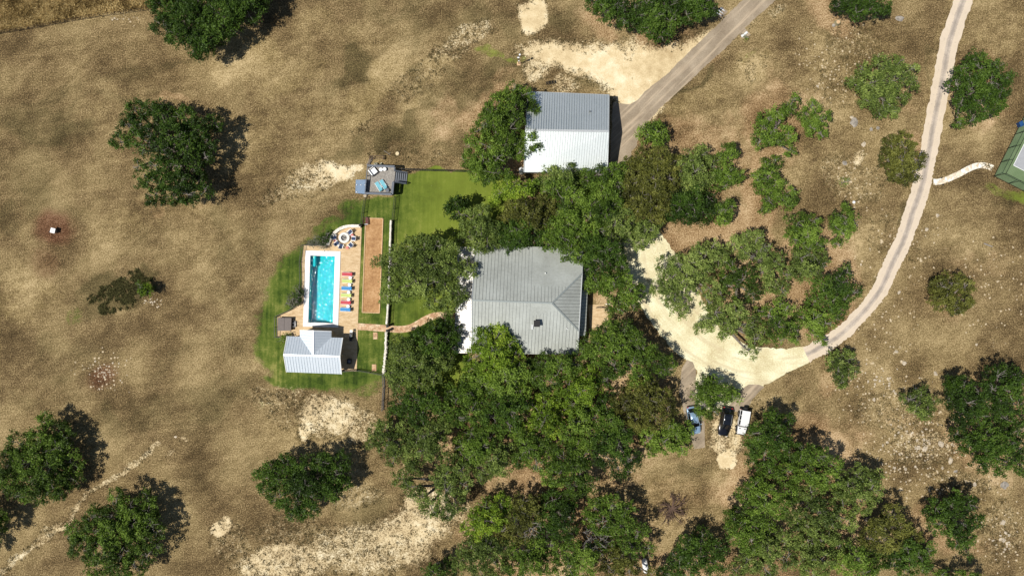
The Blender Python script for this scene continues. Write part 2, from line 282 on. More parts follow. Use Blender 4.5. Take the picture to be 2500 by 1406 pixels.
a1 = t.sep(t.attr('cover').outputs['Color']); a2 = t.sep(t.attr('cover2').outputs['Color']); red = t.attr('red').outputs['Fac']
P = t.pos()
fine = t.noise(4.6, 6, .82); grain = t.noise(6, 4, .8); mid = t.noise(.55, 6, .65); big = t.noise(.09, 5, .6)
spk = t.noise(3.8, 6, .76, dist=.3); spk2 = t.noise(1.1, 6, .7)
streak = t.noise(1.0, 6, .7, t.mapv(P, (.045, 1.0, 1), (0, 0, math.radians(9)))); streak2 = t.noise(1.0, 6, .7, t.mapv(P, (.06, .8, 1), (0, 0, math.radians(42))))
sk = t.math('ADD', t.math('MULTIPLY', streak, .5), t.math('MULTIPLY', streak2, .5))
def cen(x, k): return t.math('MULTIPLY', t.math('SUBTRACT', x, .5), k)
v = t.math('ADD', cen(fine, 1.5), cen(grain, .6))
for x_, k_ in ((mid, .18), (sk, .40), (big, .8)): v = t.math('ADD', v, cen(x_, k_))
v = t.math('ADD', v, .5)
base = t.ramp(v, [(.26, (.038, .025, .010)), (.42, (.108, .073, .032)), (.54, (.228, .160, .073)), (.76, (.56, .42, .225))])
base = t.mix(t.step(big, .42, .62), base, t.mix(.22, base, (.14, .12, .04)))
strw = t.ramp(v, [(.28, (.08, .055, .020)), (.42, (.19, .138, .056)), (.54, (.33, .245, .112)), (.74, (.60, .465, .26))])
col = t.mix(t.step(t.math('ADD', a2[0], t.math('MULTIPLY', t.math('SUBTRACT', spk2, .5), 1.5)), .15, 1.0), base, strw)
drk = t.ramp(v, [(.32, (.03, .023, .009)), (.48, (.088, .068, .027)), (.68, (.21, .16, .07))])
col = t.mix(t.step(t.math('ADD', a2[1], t.math('MULTIPLY', t.math('SUBTRACT', spk, .5), 1.3)), .12, .75, 0, .9), col, drk)
lit = t.ramp(v, [(.30, (.08, .045, .019)), (.42, (.20, .122, .055)), (.54, (.36, .240, .120)), (.72, (.60, .45, .27))])
col = t.mix(t.step(t.math('ADD', a1[2], t.math('MULTIPLY', t.math('SUBTRACT', mid, .5), .8)), .15, .7), col, lit)
rd = t.ramp(v, [(.38, (.05, .022, .010)), (.5, (.15, .072, .034)), (.6, (.24, .14, .08))])
col = t.mix(t.step(t.math('ADD', red, t.math('MULTIPLY', t.math('SUBTRACT', fine, .5), .9)), .15, .9), col, rd)
gstr = t.noise(1.0, 3, .6, t.mapv(P, (.10, 1.6, 1), (0, 0, math.radians(88))))
gv = t.math('ADD', t.math('ADD', cen(fine, .55), cen(mid, .6)), t.math('ADD', t.math('ADD', cen(big, .9), cen(gstr, .45)), .5))
grn = t.ramp(gv, [(.30, (.024, .044, .007)), (.43, (.055, .090, .012)), (.56, (.110, .145, .024)), (.70, (.24, .235, .065))])
grn = t.mix(t.step(spk2, .60, .74, 0, .55), grn, (.24, .205, .075)); gx_ = t.sep(P)[0]; grn = t.mix(t.step(t.math('ADD', gx_, cen(big, 14)), -22, -12), grn, t.mix(.62, grn, (.20, .245, .032)))
col = t.mix(t.step(t.math('ADD', a1[1], t.math('MULTIPLY', t.math('SUBTRACT', spk2, .5), .8)), .25, .62), col, grn)
cal = t.ramp(t.math('ADD', t.math('ADD', cen(fine, .5), cen(mid, .5)), t.math('ADD', cen(big, .5), .5)), [(.32, (.46, .34, .18)), (.5, (.70, .56, .33)), (.68, (.88, .80, .58))])
cth = t.math('ADD', a1[0], t.math('MULTIPLY', t.math('SUBTRACT', spk, .5), 1.9)); cth = t.math('ADD', cth, t.math('MULTIPLY', t.math('SUBTRACT', spk2, .5), .6))
cth = t.math('MULTIPLY', cth, t.step(a1[0], .04, .22))
cf = t.step(cth, .46, .72)
col = t.mix(t.math('MULTIPLY', cf, t.step(a1[0], .1, .85, .62, .95)), col, cal)
def rocks(scale, lo, hi, thr):
    vo = t.n('ShaderNodeTexVoronoi'); vo.inputs['Scale'].default_value = scale; vo.inputs['Randomness'].default_value = 1
    wv = t.n('ShaderNodeVectorMath', operation='ADD'); nn = t.n('ShaderNodeTexNoise'); nn.inputs['Scale'].default_value = 3*scale; nn.inputs['Detail'].default_value = 3; t.l(P, nn.inputs['Vector'])
    sc_ = t.n('ShaderNodeVectorMath', operation='SCALE'); t.l(nn.outputs['Color'], sc_.inputs[0]); sc_.inputs['Scale'].default_value = .55/scale
    t.l(P, wv.inputs[0]); t.l(sc_.outputs[0], wv.inputs[1]); t.l(wv.outputs[0], vo.inputs['Vector'])
    rnd = t.sep(vo.outputs['Color'])
    return t.math('MULTIPLY', t.step(vo.outputs['Distance'], hi, lo), t.step(t.math('ADD', rnd[0], t.math('MULTIPLY', a2[2], .62)), thr, thr+.05))
rk = t.math('MAXIMUM', rocks(1.5, .16, .30, .86), rocks(.62, .12, .24, 1.12)); rk = t.math('MULTIPLY', rk, t.step(a2[2], .05, .25))
col = t.mix(t.math('MULTIPLY', rk, .85), col, t.ramp(grain, [(.3, (.42, .33, .2)), (.6, (.72, .6, .42))]))
peb = t.math('MULTIPLY', t.step(t.noise(5.5, 2, .5), .73, .78), .7)
col = t.mix(peb, col, (.6, .5, .34))
t.fin(col, .95, 0, .15)
t.bump(t.math('ADD', t.math('MULTIPLY', fine, 1.0), t.math('ADD', t.math('MULTIPLY', grain, .35), t.math('MULTIPLY', rk, .5))), .38, .1)
ground = np_mesh('ground', gV, F, t.m, None, {'cover': A1, 'cover2': A2, 'red': CH['red'].ravel()}); tag(ground, kind='structure')
def sample(ch, px, py):
    i = np.clip(np.searchsorted(gx, (px-1250)/S), 0, nx-1); j = np.clip(np.searchsorted(gy, (703-py)/S), 0, ny-1); return CH[ch][i, j]
# ---------------------------------------------------------------- road, drive, gravel court
def rough_poly(pts, step=6.0, amp=2.2, seed=3):
    out = []; n = len(pts)
    for i in range(n):
        a, b = pts[i], pts[(i+1) % n]; L = math.hypot(b[0]-a[0], b[1]-a[1]); k = max(1, int(L/step))
        for q in range(k):
            x = a[0]+(b[0]-a[0])*q/k; y = a[1]+(b[1]-a[1])*q/k
            nx_, ny_ = -(b[1]-a[1])/L, (b[0]-a[0])/L
            d = amp*2*(float(fbm(x*7+seed*91, y*7, 90, seed))-.5)+amp*1.2*(random.random()-.5)
            out.append((x+nx_*d, y+ny_*d))
    return out
def wp(pts, h=0): return [W(p[0], p[1], h) for p in pts]
t = NT('worn_asphalt'); f = t.noise(5, 8, .75); m_ = t.noise(.3, 4, .6); tr = t.attr('tread').outputs['Fac']; st_ = t.noise(1, 4, .6, t.mapv(t.pos(), (.08, 1.3, 1), (0, 0, math.radians(45))))
c = t.ramp(t.math('ADD', t.math('MULTIPLY', f, .5), t.math('MULTIPLY', m_, .5)), [(.35, (.20, .155, .105)), (.5, (.30, .24, .17)), (.65, (.42, .345, .25))])
c = t.mix(t.step(st_, .48, .66, 0, .55), c, (.58, .46, .32))
t.fin(c, .9, 0, .2); t.bump(f, .35, .04); M_drive = t.m
t = NT('gravel_caliche'); f = t.noise(4, 8, .75); m_ = t.noise(.25, 5, .6); 
pc = t.n('ShaderNodeVectorMath', operation='SUBTRACT'); t.l(t.pos(), pc.inputs[0]); pc.inputs[1].default_value = ((1905-1250)/S, (703-545)/S, 0); ln = t.n('ShaderNodeVectorMath', operation='LENGTH'); t.l(pc.outputs[0], ln.inputs[0]); xy = t.sep(pc.outputs[0])
cv = t.n('ShaderNodeCombineXYZ'); t.l(t.math('MULTIPLY', ln.outputs['Value'], 1.1), cv.inputs[0]); t.l(t.math('MULTIPLY', t.math('ARCTAN2', xy[1], xy[0]), 2.2), cv.inputs[1]); sw = t.noise(1, 5, .65, cv.outputs[0])
c = t.ramp(t.math('ADD', t.math('MULTIPLY', f, .45), t.math('MULTIPLY', m_, .55)), [(.36, (.50, .41, .23)), (.48, (.68, .62, .39)), (.6, (.81, .79, .56))])
c = t.mix(t.step(sw, .48, .62, 0, .55), c, (.55, .45, .28)); t.fin(c, .95, 0, .1); t.bump(f, .4, .05); M_gravel = t.m
t = NT('road_chip_seal'); f = t.noise(5, 8, .75); m_ = t.noise(.4, 4, .6); tr = t.attr('tread').outputs['Fac']
c = t.ramp(t.math('ADD', t.math('MULTIPLY', f, .5), t.math('MULTIPLY', m_, .5)), [(.35, (.32, .265, .21)), (.5, (.45, .38, .31)), (.65, (.60, .515, .42))])
e = t.math('ADD', t.math('ADD', tr, t.math('MULTIPLY', t.math('SUBTRACT', f, .5), .9)), t.math('MULTIPLY', t.math('SUBTRACT', t.noise(.9, 5, .7), .5), 1.2))
c = t.mix(t.step(e, .35, .8, 0, .7), c, (.70, .585, .44)); c = t.mix(t.step(t.math('ADD', tr, t.math('MULTIPLY', t.math('SUBTRACT', m_, .5), .8)), -.05, .3, .55, 0), c, (.24, .215, .19))
t.fin(c, .9, 0, .2); t.bump(f, .35, .04); M_road = t.m
rp = []
cp = [Vector((a[0], a[1])) for a in road_c]
N_ = 260; ts = np.linspace(0, len(cp)-1.001, N_)
def cat(i, f, arr):
    p0, p1, p2, p3 = (arr[max(0, min(len(arr)-1, i+k))] for k in (-1, 0, 1, 2))
    return .5*((2*p1)+(p2-p0)*f+(2*p0-5*p1+4*p2-p3)*f*f+(3*p1-p0-3*p2+p3)*f**3)
rv = []; tread = []; prof = [(-1, 1), (-.62, .75), (-.42, .95), (-.2, .25), (0, 0), (.2, .25), (.42, .95), (.62, .75), (1, 1)]
for q, tt in enumerate(ts):
    i = int(tt); f = tt-i; p = cat(i, f, cp); wd = road_c[i][2]*(1-f)+road_c[min(i+1, len(road_c)-1)][2]*f
    d = (cat(min(i, len(cp)-2), min(f+.05, 1), cp)-cat(i, f-.05, cp)).normalized(); nn = Vector((-d.y, d.x))
    for k, (u, tv) in enumerate(prof):
        j = (3.2*(random.random()-.5)+5.0*(float(vn(q*9+k*500, 0, 40, 77))-.5)) if k in (0, 8) else 0
        pp = p+nn*(u*wd/2+j*(1 if u > 0 else -1)); rv.append(tuple(W(pp.x, pp.y, .005))); tread.append(tv)
rf = np.array([[i*9+k, i*9+k+1, (i+1)*9+k+1, (i+1)*9+k] for i in range(N_-1) for k in range(8)])
tag(np_mesh('road', np.array(rv), rf, M_road, None, {'tread': np.array(tread, float)}), kind='structure')
tag(MB().sheet(wp(rough_poly(court_px, 6, 3.0, 5)), .004).build('gravel_court', M_gravel), kind='structure')
tag(MB().sheet(wp(rough_poly(drive_px, 6, 1.6, 8)), .009).build('driveway', M_drive), kind='structure')
apron = [(1678, 878), (1692, 884), (1699, 905), (1698, 960), (1704, 1000), (1720, 1030), (1721, 1092), (1694, 1096), (1680, 1040), (1668, 1000), (1658, 955), (1664, 900)]
tag(MB().sheet(wp(rough_poly(apron, 6, .8, 9)), .013).build('parking_strip', M_drive), kind='structure')
apron = [(1772, 1002), (1790, 976), (1800, 958), (1828, 938), (1850, 938), (1866, 944), (1838, 973), (1824, 1000), (1812, 1006)]
tag(MB().sheet(wp(rough_poly(apron, 6, .8, 4)), .013).build('parking_apron', M_drive), kind='structure')
# ---------------------------------------------------------------- trees: tapered trunk and limbs, crown of leaf clumps round each limb's end
def leaf_mat(name, dark, mid_, bright):
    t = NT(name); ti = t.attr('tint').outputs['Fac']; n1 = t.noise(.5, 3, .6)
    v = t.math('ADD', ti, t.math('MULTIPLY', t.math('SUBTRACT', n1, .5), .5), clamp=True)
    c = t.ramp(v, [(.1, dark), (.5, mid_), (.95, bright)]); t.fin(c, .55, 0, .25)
    tb = t.n('ShaderNodeBsdfTranslucent'); t.l(t.mix(.5, c, bright), tb.inputs[0]); ms = t.n('ShaderNodeMixShader'); ms.inputs[0].default_value = .22
    t.l(t.p.outputs[0], ms.inputs[1]); t.l(tb.outputs[0], ms.inputs[2]); t.l(ms.outputs[0], t.out.inputs[0]); return t.m
LEAF = {'oak': leaf_mat('oak_leaves', (.034, .062, .008), (.108, .182, .020), (.25, .36, .055)),
        'deep': leaf_mat('deep_green_leaves', (.019, .038, .005), (.052, .104, .011), (.125, .205, .027)),
        'gray': leaf_mat('grey_green_leaves', (.050, .078, .015), (.160, .222, .044), (.35, .43, .11)),
        'lime': leaf_mat('lime_leaves', (.060, .100, .009), (.185, .295, .024), (.38, .48, .052)),
        'olive': leaf_mat('olive_leaves', (.042, .046, .009), (.122, .132, .024), (.26, .265, .058)),
        'sage': leaf_mat('sage_leaves', (.07, .078, .05), (.16, .165, .11), (.27, .27, .2))}
M_bark = simple('bark', (.16, .135, .11), .9, 0, .4, 3); M_twig = simple('pale_bark', (.26, .235, .205), .85, 0, .35, 3)
def leaf_quads(C, size, rng, up=.75):
    n = len(C); d = rng.normal(size=(n, 3)); d[:, 2] = np.abs(d[:, 2])*.9+up*rng.random(n); d /= np.linalg.norm(d, axis=1, keepdims=True)   # leaf normal
    a = rng.normal(size=(n, 3)); a -= d*(a*d).sum(1, keepdims=True); a /= np.linalg.norm(a, axis=1, keepdims=True); b = np.cross(d, a)
    s = size*(.65+.7*rng.random(n))[:, None]; a = a*s; b = b*s*.52
    V = np.stack([C+a, C+b, C-a*.9, C-b], 1).reshape(-1, 3); return V, np.arange(4*n).reshape(n, 4)
def crown_points(c, R, flat, rng, dens=3.2):
    """clump centres on the upper shell of a lobe, fewer inside and below"""
    n = max(10, int(dens*R*R*2.9)); d = rng.normal(size=(n, 3)); d[:, 2] = np.abs(d[:, 2])-.35*rng.random(n); d /= np.linalg.norm(d, axis=1, keepdims=True)
    rr = R*(1-.42*rng.random(n)**1.6); nz = .74+.5*vn(c[0]+d[:, 0]*1.3*R, c[1]+d[:, 1]*1.3*R+d[:, 2]*3, .9, 61)
    rr = rr*nz; P_ = c+d*rr[:, None]*np.array([1, 1, flat])
    bn = fbm(P_[:, 0], P_[:, 1], 1.25, 63, 2); P_[:, 2] += (bn-.5)*2.5*min(1, R/1.3)       # billows: raised clumps, sunken gaps
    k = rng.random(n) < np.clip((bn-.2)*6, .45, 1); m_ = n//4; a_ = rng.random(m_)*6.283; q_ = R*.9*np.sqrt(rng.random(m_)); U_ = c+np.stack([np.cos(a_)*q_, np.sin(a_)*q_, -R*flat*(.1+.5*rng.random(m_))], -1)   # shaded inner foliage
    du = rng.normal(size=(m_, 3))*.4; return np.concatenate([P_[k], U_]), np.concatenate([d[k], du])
def make_tree(name, pal, h, lobes, label, cat='tree', group=None, leafsz=.145, per=28, trunk=True, dens=5.4, twigs=5, seed=None):
    seed = seed if seed is not None else int(abs(lobes[0][0]*7+lobes[0][1]*13)) % 99991
    rng = np.random.default_rng(seed); rnd = random.Random(seed); name2 = 'open-crowned' in label; dens = dens*(.85 if 'ring grove' in label else 1)
    wts = np.array([l[2]**2 for l in lobes], float)
    gc = [W(l[0], l[1], h*.8) for l in lobes]; bx = sum(g.x*w_ for g, w_ in zip(gc, wts))/wts.sum(); by = sum(g.y*w_ for g, w_ in zip(gc, wts))/wts.sum()
    near = min(gc, key=lambda g: (g.x-bx)**2+(g.y-by)**2); bx = .5*bx+.5*near.x; by = .5*by+.5*near.y
    root = thing(name, label, cat, (bx, by, 0), 0, group)
    tl = rng.normal(0, .07); Cs = []; Ts = []; mbt = MB(); mbw = MB()
    spread = max(math.hypot(g.x-bx, g.y-by) for g in gc) or 1
    tr = .10+.035*h+.012*spread; zt = h*.22
    if trunk:
        mbt.tube([(bx, by, -.05), (bx+.05, by, .25), (bx+rnd.uniform(-.1, .1), by+rnd.uniform(-.1, .1), zt)], [tr*1.45, tr*1.05, tr*.85], 9)
    for li, l in enumerate(lobes):
        dist = math.hypot(gc[li].x-bx, gc[li].y-by)/max(spread, 2)
        lz = h*(l[3] if len(l) > 3 else (.97-.36*min(dist, 1.2)**1.4+rnd.uniform(-.08, .05)))
        c = W(l[0], l[1], lz); R = l[2]/S*(H-lz)/H*(.88 if name2 else 1.0); flat = .62 if R > 1.1 else .8
        lt = rng.normal(0, .13); c3 = np.array([c.x, c.y, lz-R*flat*.55])
        P_, d = crown_points(c3, R, flat, rng, dens); n = len(P_)
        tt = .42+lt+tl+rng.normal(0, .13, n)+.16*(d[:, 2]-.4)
        k = per+rng.integers(-4, 5, n); tot = int(k.sum()); ii = np.repeat(np.arange(n), k)
        off = rng.normal(size=(tot, 3))*np.array([.21, .21, .14])+d[ii]*rng.random((tot, 1))*.28
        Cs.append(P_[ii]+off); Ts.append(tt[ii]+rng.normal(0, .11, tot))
        # limb and twigs
        cc = Vector(c3); st = Vector((bx, by, zt*rnd.uniform(.75, 1))); m1 = st.lerp(cc, .45)+Vector((rnd.uniform(-.5, .5), rnd.uniform(-.5, .5), rnd.uniform(.1, .6)))
        lr = .05+.035*R+.018*h
        if trunk: mbt.tube([st, st.lerp(m1, .55)+Vector((rnd.uniform(-.25, .25), rnd.uniform(-.25, .25), .1)), m1, m1.lerp(cc, .6)+Vector((rnd.uniform(-.2, .2), rnd.uniform(-.2, .2), 0)), cc], [lr*1.6, lr*1.25, lr, lr*.7, lr*.45], 6)
        for q in range(twigs):
            a = rnd.uniform(0, 6.28); e = rnd.uniform(.0, 1.1); rr = R*rnd.uniform(.75, 1.02)
            tip = cc+Vector((math.cos(a)*math.cos(e)*rr, math.sin(a)*math.cos(e)*rr, math.sin(e)*rr*flat+.12))
            mm = cc.lerp(tip, .5)+Vector((rnd.uniform(-.25, .25), rnd.uniform(-.25, .25), rnd.uniform(0, .2)))
            tw = mm.lerp(tip, .45)+Vector((rnd.uniform(-.3, .3), rnd.uniform(-.3, .3), rnd.uniform(0, .2)))
            mbw.tube([cc, mm, tip], [.04, .028, .012], 4); mbw.tube([mm, tw, tw+Vector((rnd.uniform(-.4, .4), rnd.uniform(-.4, .4), .1))], [.024, .016, .008], 3)
    C = np.concatenate(Cs); T = np.concatenate(Ts); C[:, 2] = np.maximum(C[:, 2], .12)
    V, F_ = leaf_quads(C, leafsz, rng); V -= np.array([bx, by, 0])
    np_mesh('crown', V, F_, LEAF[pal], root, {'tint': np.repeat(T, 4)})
    if trunk:
        tk = mbt.build('trunk', M_bark, root, smooth=True)
    if mbw.v: tag(mbw.build('twigs', M_twig, root), kind='stuff')
    return root
TREES = [
 ('oak_tree', 'deep', 7.0, [(400,15,42),(450,45,48),(500,80,44),(480,108,32),(540,35,52),(590,5,50),(620,-10,38),(430,82,28),(395,60,28),(385,-20,40),(470,-10,50),(505,112,22),(560,-25,50)], 'dark green oak at the top edge beside the rough meadow and its wire fence'),
 ('oak_tree', 'deep', 7.9, [(390,257,17),(358,265,24),(325,268,26),(310,300,26),(290,345,26),(335,300,28),(400,285,34),(365,325,28),(445,285,34),(425,330,36),(475,315,34),(455,360,36),(395,365,26),(345,365,18),(500,345,28),(520,300,24),(375,405,26),(335,405,18),(430,405,30),(475,400,26),(500,385,20),(355,440,26),(400,440,30),(440,440,30),(480,440,26),(375,478,28),(420,475,28),(455,475,28),(500,465,20),(330,330,22)], 'wide open-crowned oak with bare grey boughs, standing alone in the field left of the deck'),
 ('oak_tree', 'oak', 5.7, [(110,1025,20),(140,1050,28),(40,1085,28),(85,1080,32),(130,1095,36),(15,1130,34),(65,1130,38),(115,1145,40),(165,1130,32),(20,1180,34),(70,1180,36),(120,1190,32),(170,1172,24),(50,1205,22),(92,1215,22),(155,1075,22),(-20,1160,34),(140,1210,14)], 'broad oak by the left edge above the pale foot trail'),
 ('oak_tree', 'oak', 5.4, [(-45,1240,36),(-35,1290,38),(-50,1335,32),(-8,1260,18)], 'oak at the left edge mostly outside the picture, its shadow on the grass'),
 ('oak_tree', 'oak', 6.3, [(280,1218,22),(312,1242,26),(355,1218,22),(360,1245,26),(230,1262,28),(272,1265,30),(185,1298,26),(225,1300,32),(270,1300,36),(320,1285,36),(365,1280,26),(195,1340,30),(245,1345,36),(295,1345,36),(345,1320,32),(380,1300,18),(230,1385,26),(280,1390,32),(325,1385,26),(355,1360,20),(175,1320,16),(385,1335,12)], 'large round oak at the bottom left beside the pale foot trail'),
 ('oak_tree', 'deep', 6.5, [(640,1168,24),(665,1148,24),(698,1135,26),(740,1145,32),(785,1130,26),(825,1135,28),(815,1165,30),(845,1180,18),(690,1170,34),(650,1195,24),(680,1215,28),(720,1225,32),(755,1215,28),(790,1190,28),(812,1205,20),(735,1250,18),(768,1248,14),(740,1185,34),(710,1258,10)], 'dark oval oak on bare speckled soil below the pool house'),
 ('young_tree', 'lime', 2.8, [(348,706,14),(340,700,9),(356,714,9)], 'small bright lime sapling in the dark weedy patch of the left field'),
 ('oak_tree', 'oak', 8.2, [(1255,218,18),(1238,238,24),(1275,232,22),(1222,252,24),(1200,268,24),(1250,265,28),(1285,255,20),(1303,262,13),(1185,298,24),(1208,290,22),(1170,318,20),(1210,322,32),(1245,312,26),(1262,292,18),(1185,278,14)], 'grey-barked oak leaning over the far left corner of the barn roof'),
 ('oak_tree', 'oak', 8.0, [(1150,350,20),(1190,355,32),(1235,348,28),(1262,350,22),(1288,338,20),(1310,345,22),(1302,362,16),(1143,390,20),(1180,395,32),(1215,385,22),(1268,372,16),(1162,425,18),(1200,420,24),(1188,436,14),(1240,422,12),(1160,405,18)], 'oak with bare forked boughs between the lawn corner and the barn'),
 ('juniper_tree', 'oak', 4.2, [(1582,325,22),(1606,318,23),(1600,345,18),(1590,310,14),(1618,332,14)], 'small bushy tree beside the drive just right of the barn'),
 ('oak_tree', 'gray', 6.5, [(1342,424,20),(1372,432,24),(1395,418,16),(1412,440,22),(1350,448,22),(1390,452,22)], 'oak against the front edge of the white barn roof'),
 ('oak_tree', 'oak', 6.5, [(1435,440,26),(1462,425,22),(1490,420,24),(1512,420,22),(1470,452,26),(1500,448,24)], 'oak by the right front corner of the white barn roof'),
 ('cedar_tree', 'olive', 7.0, [(1545,408,28),(1572,390,30),(1608,388,30),(1640,400,26),(1560,436,32),(1600,436,34),(1640,436,28),(1620,462,24),(1545,455,24)], 'olive brown cedar in the grove below the barn drive'),
 ('oak_tree', 'gray', 6.0, [(1690,390,26),(1712,378,23),(1736,400,20),(1700,418,28),(1668,428,22),(1720,438,22),(1690,452,22),(1668,400,16)], 'grey-green oak in the middle of the grove right of the barn'),
 ('oak_tree', 'oak', 4.5, [(1778,364,20),(1790,372,12),(1762,390,15),(1780,380,12)], 'small round oak topmost at the right end of the barn grove'),
 ('oak_tree', 'oak', 5.5, [(1780,425,26),(1758,425,20),(1796,432,18),(1755,446,20),(1770,448,16)], 'oak at the right end of the barn grove, middle of three'),
 ('oak_tree', 'oak', 5.0, [(1772,512,20),(1765,535,18),(1752,520,18),(1785,500,12)], 'oak at the lower right end of the barn grove casting a shadow on brown litter'),
 ('oak_tree', 'deep', 6.0, [(1690,500,32),(1720,520,26),(1662,500,28),(1700,470,22),(1642,520,22),(1682,530,20),(1730,490,20),(1655,475,18)], 'dense oak on the lower right side of the barn grove'),
 ('cedar_tree', 'olive', 6.5, [(1600,500,32),(1565,500,28),(1620,472,26),(1588,468,26),(1540,515,24),(1600,530,24),(1570,475,20),(1545,480,20)], 'olive cedar between the barn grove and the gravel court'),
 ('oak_tree', 'gray', 5.5, [(1578,560,26),(1562,590,18),(1602,548,18),(1555,560,18),(1590,580,14)], 'thin grey-green oak overhanging the top tip of the gravel court'),
 ('cedar_tree', 'deep', 5.5, [(1110,500,20),(1120,520,18),(1098,510,14),(1125,492,14)], 'small very dark tree at the right edge of the green lawn'),
 ('oak_tree', 'gray', 7.5, [(1150,535,26),(1175,555,28),(1145,565,24),(1190,590,26),(1160,590,24),(1205,565,26),(1130,590,14),(1175,520,20)], 'grey-green oak over the left porch corner of the big house'),
 ('elm_tree', 'lime', 6.5, [(1250,455,23),(1280,462,22),(1222,470,20),(1262,480,20),(1240,440,14),(1212,485,16),(1300,450,12)], 'bright lime tree at the top right corner of the lawn'),
 ('cedar_tree', 'olive', 7.5, [(1290,520,36),(1330,500,32),(1255,510,26),(1320,535,26),(1240,535,20),(1345,520,18)], 'olive cedar above the big house roof'),
 ('oak_tree', 'deep', 7.5, [(1235,565,26),(1270,560,30),(1265,590,22),(1305,575,28),(1240,592,20),(1300,550,18)], 'dark oak overhanging the left part of the big house top eave'),
 ('oak_tree', 'oak', 7.5, [(1352,555,30),(1345,590,24),(1390,545,32),(1375,580,28),(1410,585,30),(1395,612,26),(1420,630,16),(1372,520,20)], 'oak whose bough hangs onto the big house roof near its top right corner'),
 ('oak_tree', 'oak', 7.0, [(1360,462,26),(1402,480,28),(1340,470,18),(1385,455,20),(1420,500,24),(1380,500,20),(1320,445,16)], 'oak in the thick grove between barn and big house, left of its middle'),
 ('oak_tree', 'oak', 7.0, [(1445,498,30),(1480,480,26),(1440,535,28),(1475,520,28),(1420,470,18),(1460,560,28),(1500,500,22)], 'oak in the thick grove between barn and big house, right of its middle'),
 ('oak_tree', 'gray', 6.5, [(1520,500,24),(1505,548,30),(1535,572,20),(1490,580,28),(1525,530,20)], 'pale twiggy oak beside the shaded end of the barn drive'),
 ('oak_tree', 'deep', 7.5, [(1450,600,28),(1482,610,28),(1448,635,24),(1505,620,22),(1475,650,30),(1440,655,18),(1515,645,20)], 'oak over the top right corner of the big house'),
 ('oak_tree', 'oak', 7.0, [(1460,690,26),(1495,685,28),(1525,680,22),(1440,700,16),(1480,705,20)], 'oak beside the right eave of the big house above the tan terrace'),
 ('oak_tree', 'oak', 6.0, [(1540,715,24),(1518,735,24),(1560,712,18),(1545,745,16),(1500,742,16)], 'oak over the white kerb of the front walk by the gravel court'),
 ('oak_tree', 'gray', 8.5, [(950,640,22),(975,618,22),(1005,600,20),(1035,595,24),(1062,600,24),(1098,612,20),(1000,650,36),(1045,640,36),(1095,650,32),(1138,655,22),(955,690,22),(972,722,18),(940,722,16),(1018,695,32),(1060,688,30),(1092,708,28),(1060,738,24),(1098,742,22),(1122,722,18),(925,640,14),(1150,640,12)], 'tall grey-green oak between the sand court and the big house'),
 ('oak_tree', 'deep', 7.5, [(1060,800,22),(1088,790,20),(1032,820,22),(1092,828,28),(1052,838,30),(1100,850,20),(1012,835,18),(1108,806,16)], 'dark oak where the stone path meets the left porch'),
 ('oak_tree', 'gray', 7.5, [(975,845,24),(1000,865,32),(968,880,24),(1010,895,34),(965,910,22),(1050,880,32),(1085,870,24),(975,935,26),(1020,935,30),(1060,920,22),(1090,890,16)], 'grey-green oak overhanging the rough end of the long stone wall'),
 ('elm_tree', 'lime', 8.0, [(1180,832,28),(1212,820,28),(1242,842,22),(1160,872,30),(1208,870,34),(1255,875,30),(1150,900,22),(1195,905,28)], 'bright green tree covering the lower left corner of the big house roof'),
 ('oak_tree', 'oak', 7.5, [(1180,938,32),(1235,930,32),(1150,930,24),(1210,962,26),(1270,910,28),(1270,955,24)], 'oak below the lower left corner of the big house'),
 ('oak_tree', 'oak', 8.0, [(1325,888,24),(1368,900,32),(1300,900,22),(1340,930,28),(1400,890,26),(1310,920,18)], 'oak along the bottom eave of the big house, directly below its chimney'),
 ('elm_tree', 'lime', 8.0, [(1390,940,30),(1425,955,30),(1440,915,26),(1410,985,26),(1380,975,24),(1455,945,20)], 'brightest lime crown in the wood below the big house chimney'),
 ('oak_tree', 'oak', 8.5, [(1448,835,28),(1490,812,28),(1528,802,22),(1470,862,30),(1510,850,32),(1552,832,28),(1572,862,28),(1540,890,32),(1600,882,24),(1622,902,20),(1562,922,26),(1500,895,30),(1640,890,16),(1430,860,18),(1485,925,20)], 'great spreading oak at the lower right corner of the big house beside the gravel court'),
 ('cedar_tree', 'olive', 8.0, [(1560,955,28),(1528,980,32),(1580,972,32),(1612,962,26),(1632,1000,22),(1600,1018,32),(1552,1028,28),(1520,1012,22),(1585,940,18)], 'brown-olive cedar to the left of the parking strip'),
 ('oak_tree', 'oak', 4.4, [(1650,1058,28),(1678,1048,18),(1660,1088,24),(1620,1080,26),(1590,1072,24),(1592,1100,14),(1640,1040,18),(1570,1055,18)], 'green oak partly covering the blue car'),
 ('oak_tree', 'deep', 7.0, [(980,985,26),(1010,972,24),(1050,990,28),(1082,1010,26),(1020,1018,28),(962,1012,18),(1045,960,18)], 'dark oak at the foot of the black fence below the stone wall'),
 ('oak_tree', 'oak', 7.5, [(1110,985,28),(1140,960,26),(1150,1005,28),(1100,955,18),(1180,985,28),(1120,1020,20)], 'oak in the lower wood to the left, under the grassy gap by the porch'),
 ('oak_tree', 'deep', 7.5, [(1225,985,28),(1250,1005,28),(1200,1020,28),(1240,1035,24),(1170,1030,20),(1275,990,18)], 'dark oak in the wood under the big house, left of the lime crown'),
 ('oak_tree', 'gray', 7.0, [(920,1060,22),(942,1088,28),(980,1080,28),(908,1085,14),(962,1118,22),(1000,1108,26),(940,1045,20),(985,1050,18)], 'grey-green oak forming the left tip of the wood'),
 ('oak_tree', 'gray', 7.5, [(1045,1060,30),(1080,1045,24),(1042,1100,28),(1012,1140,22),(1020,1072,20),(1070,1085,24)], 'grey-green oak inside the left part of the wood'),
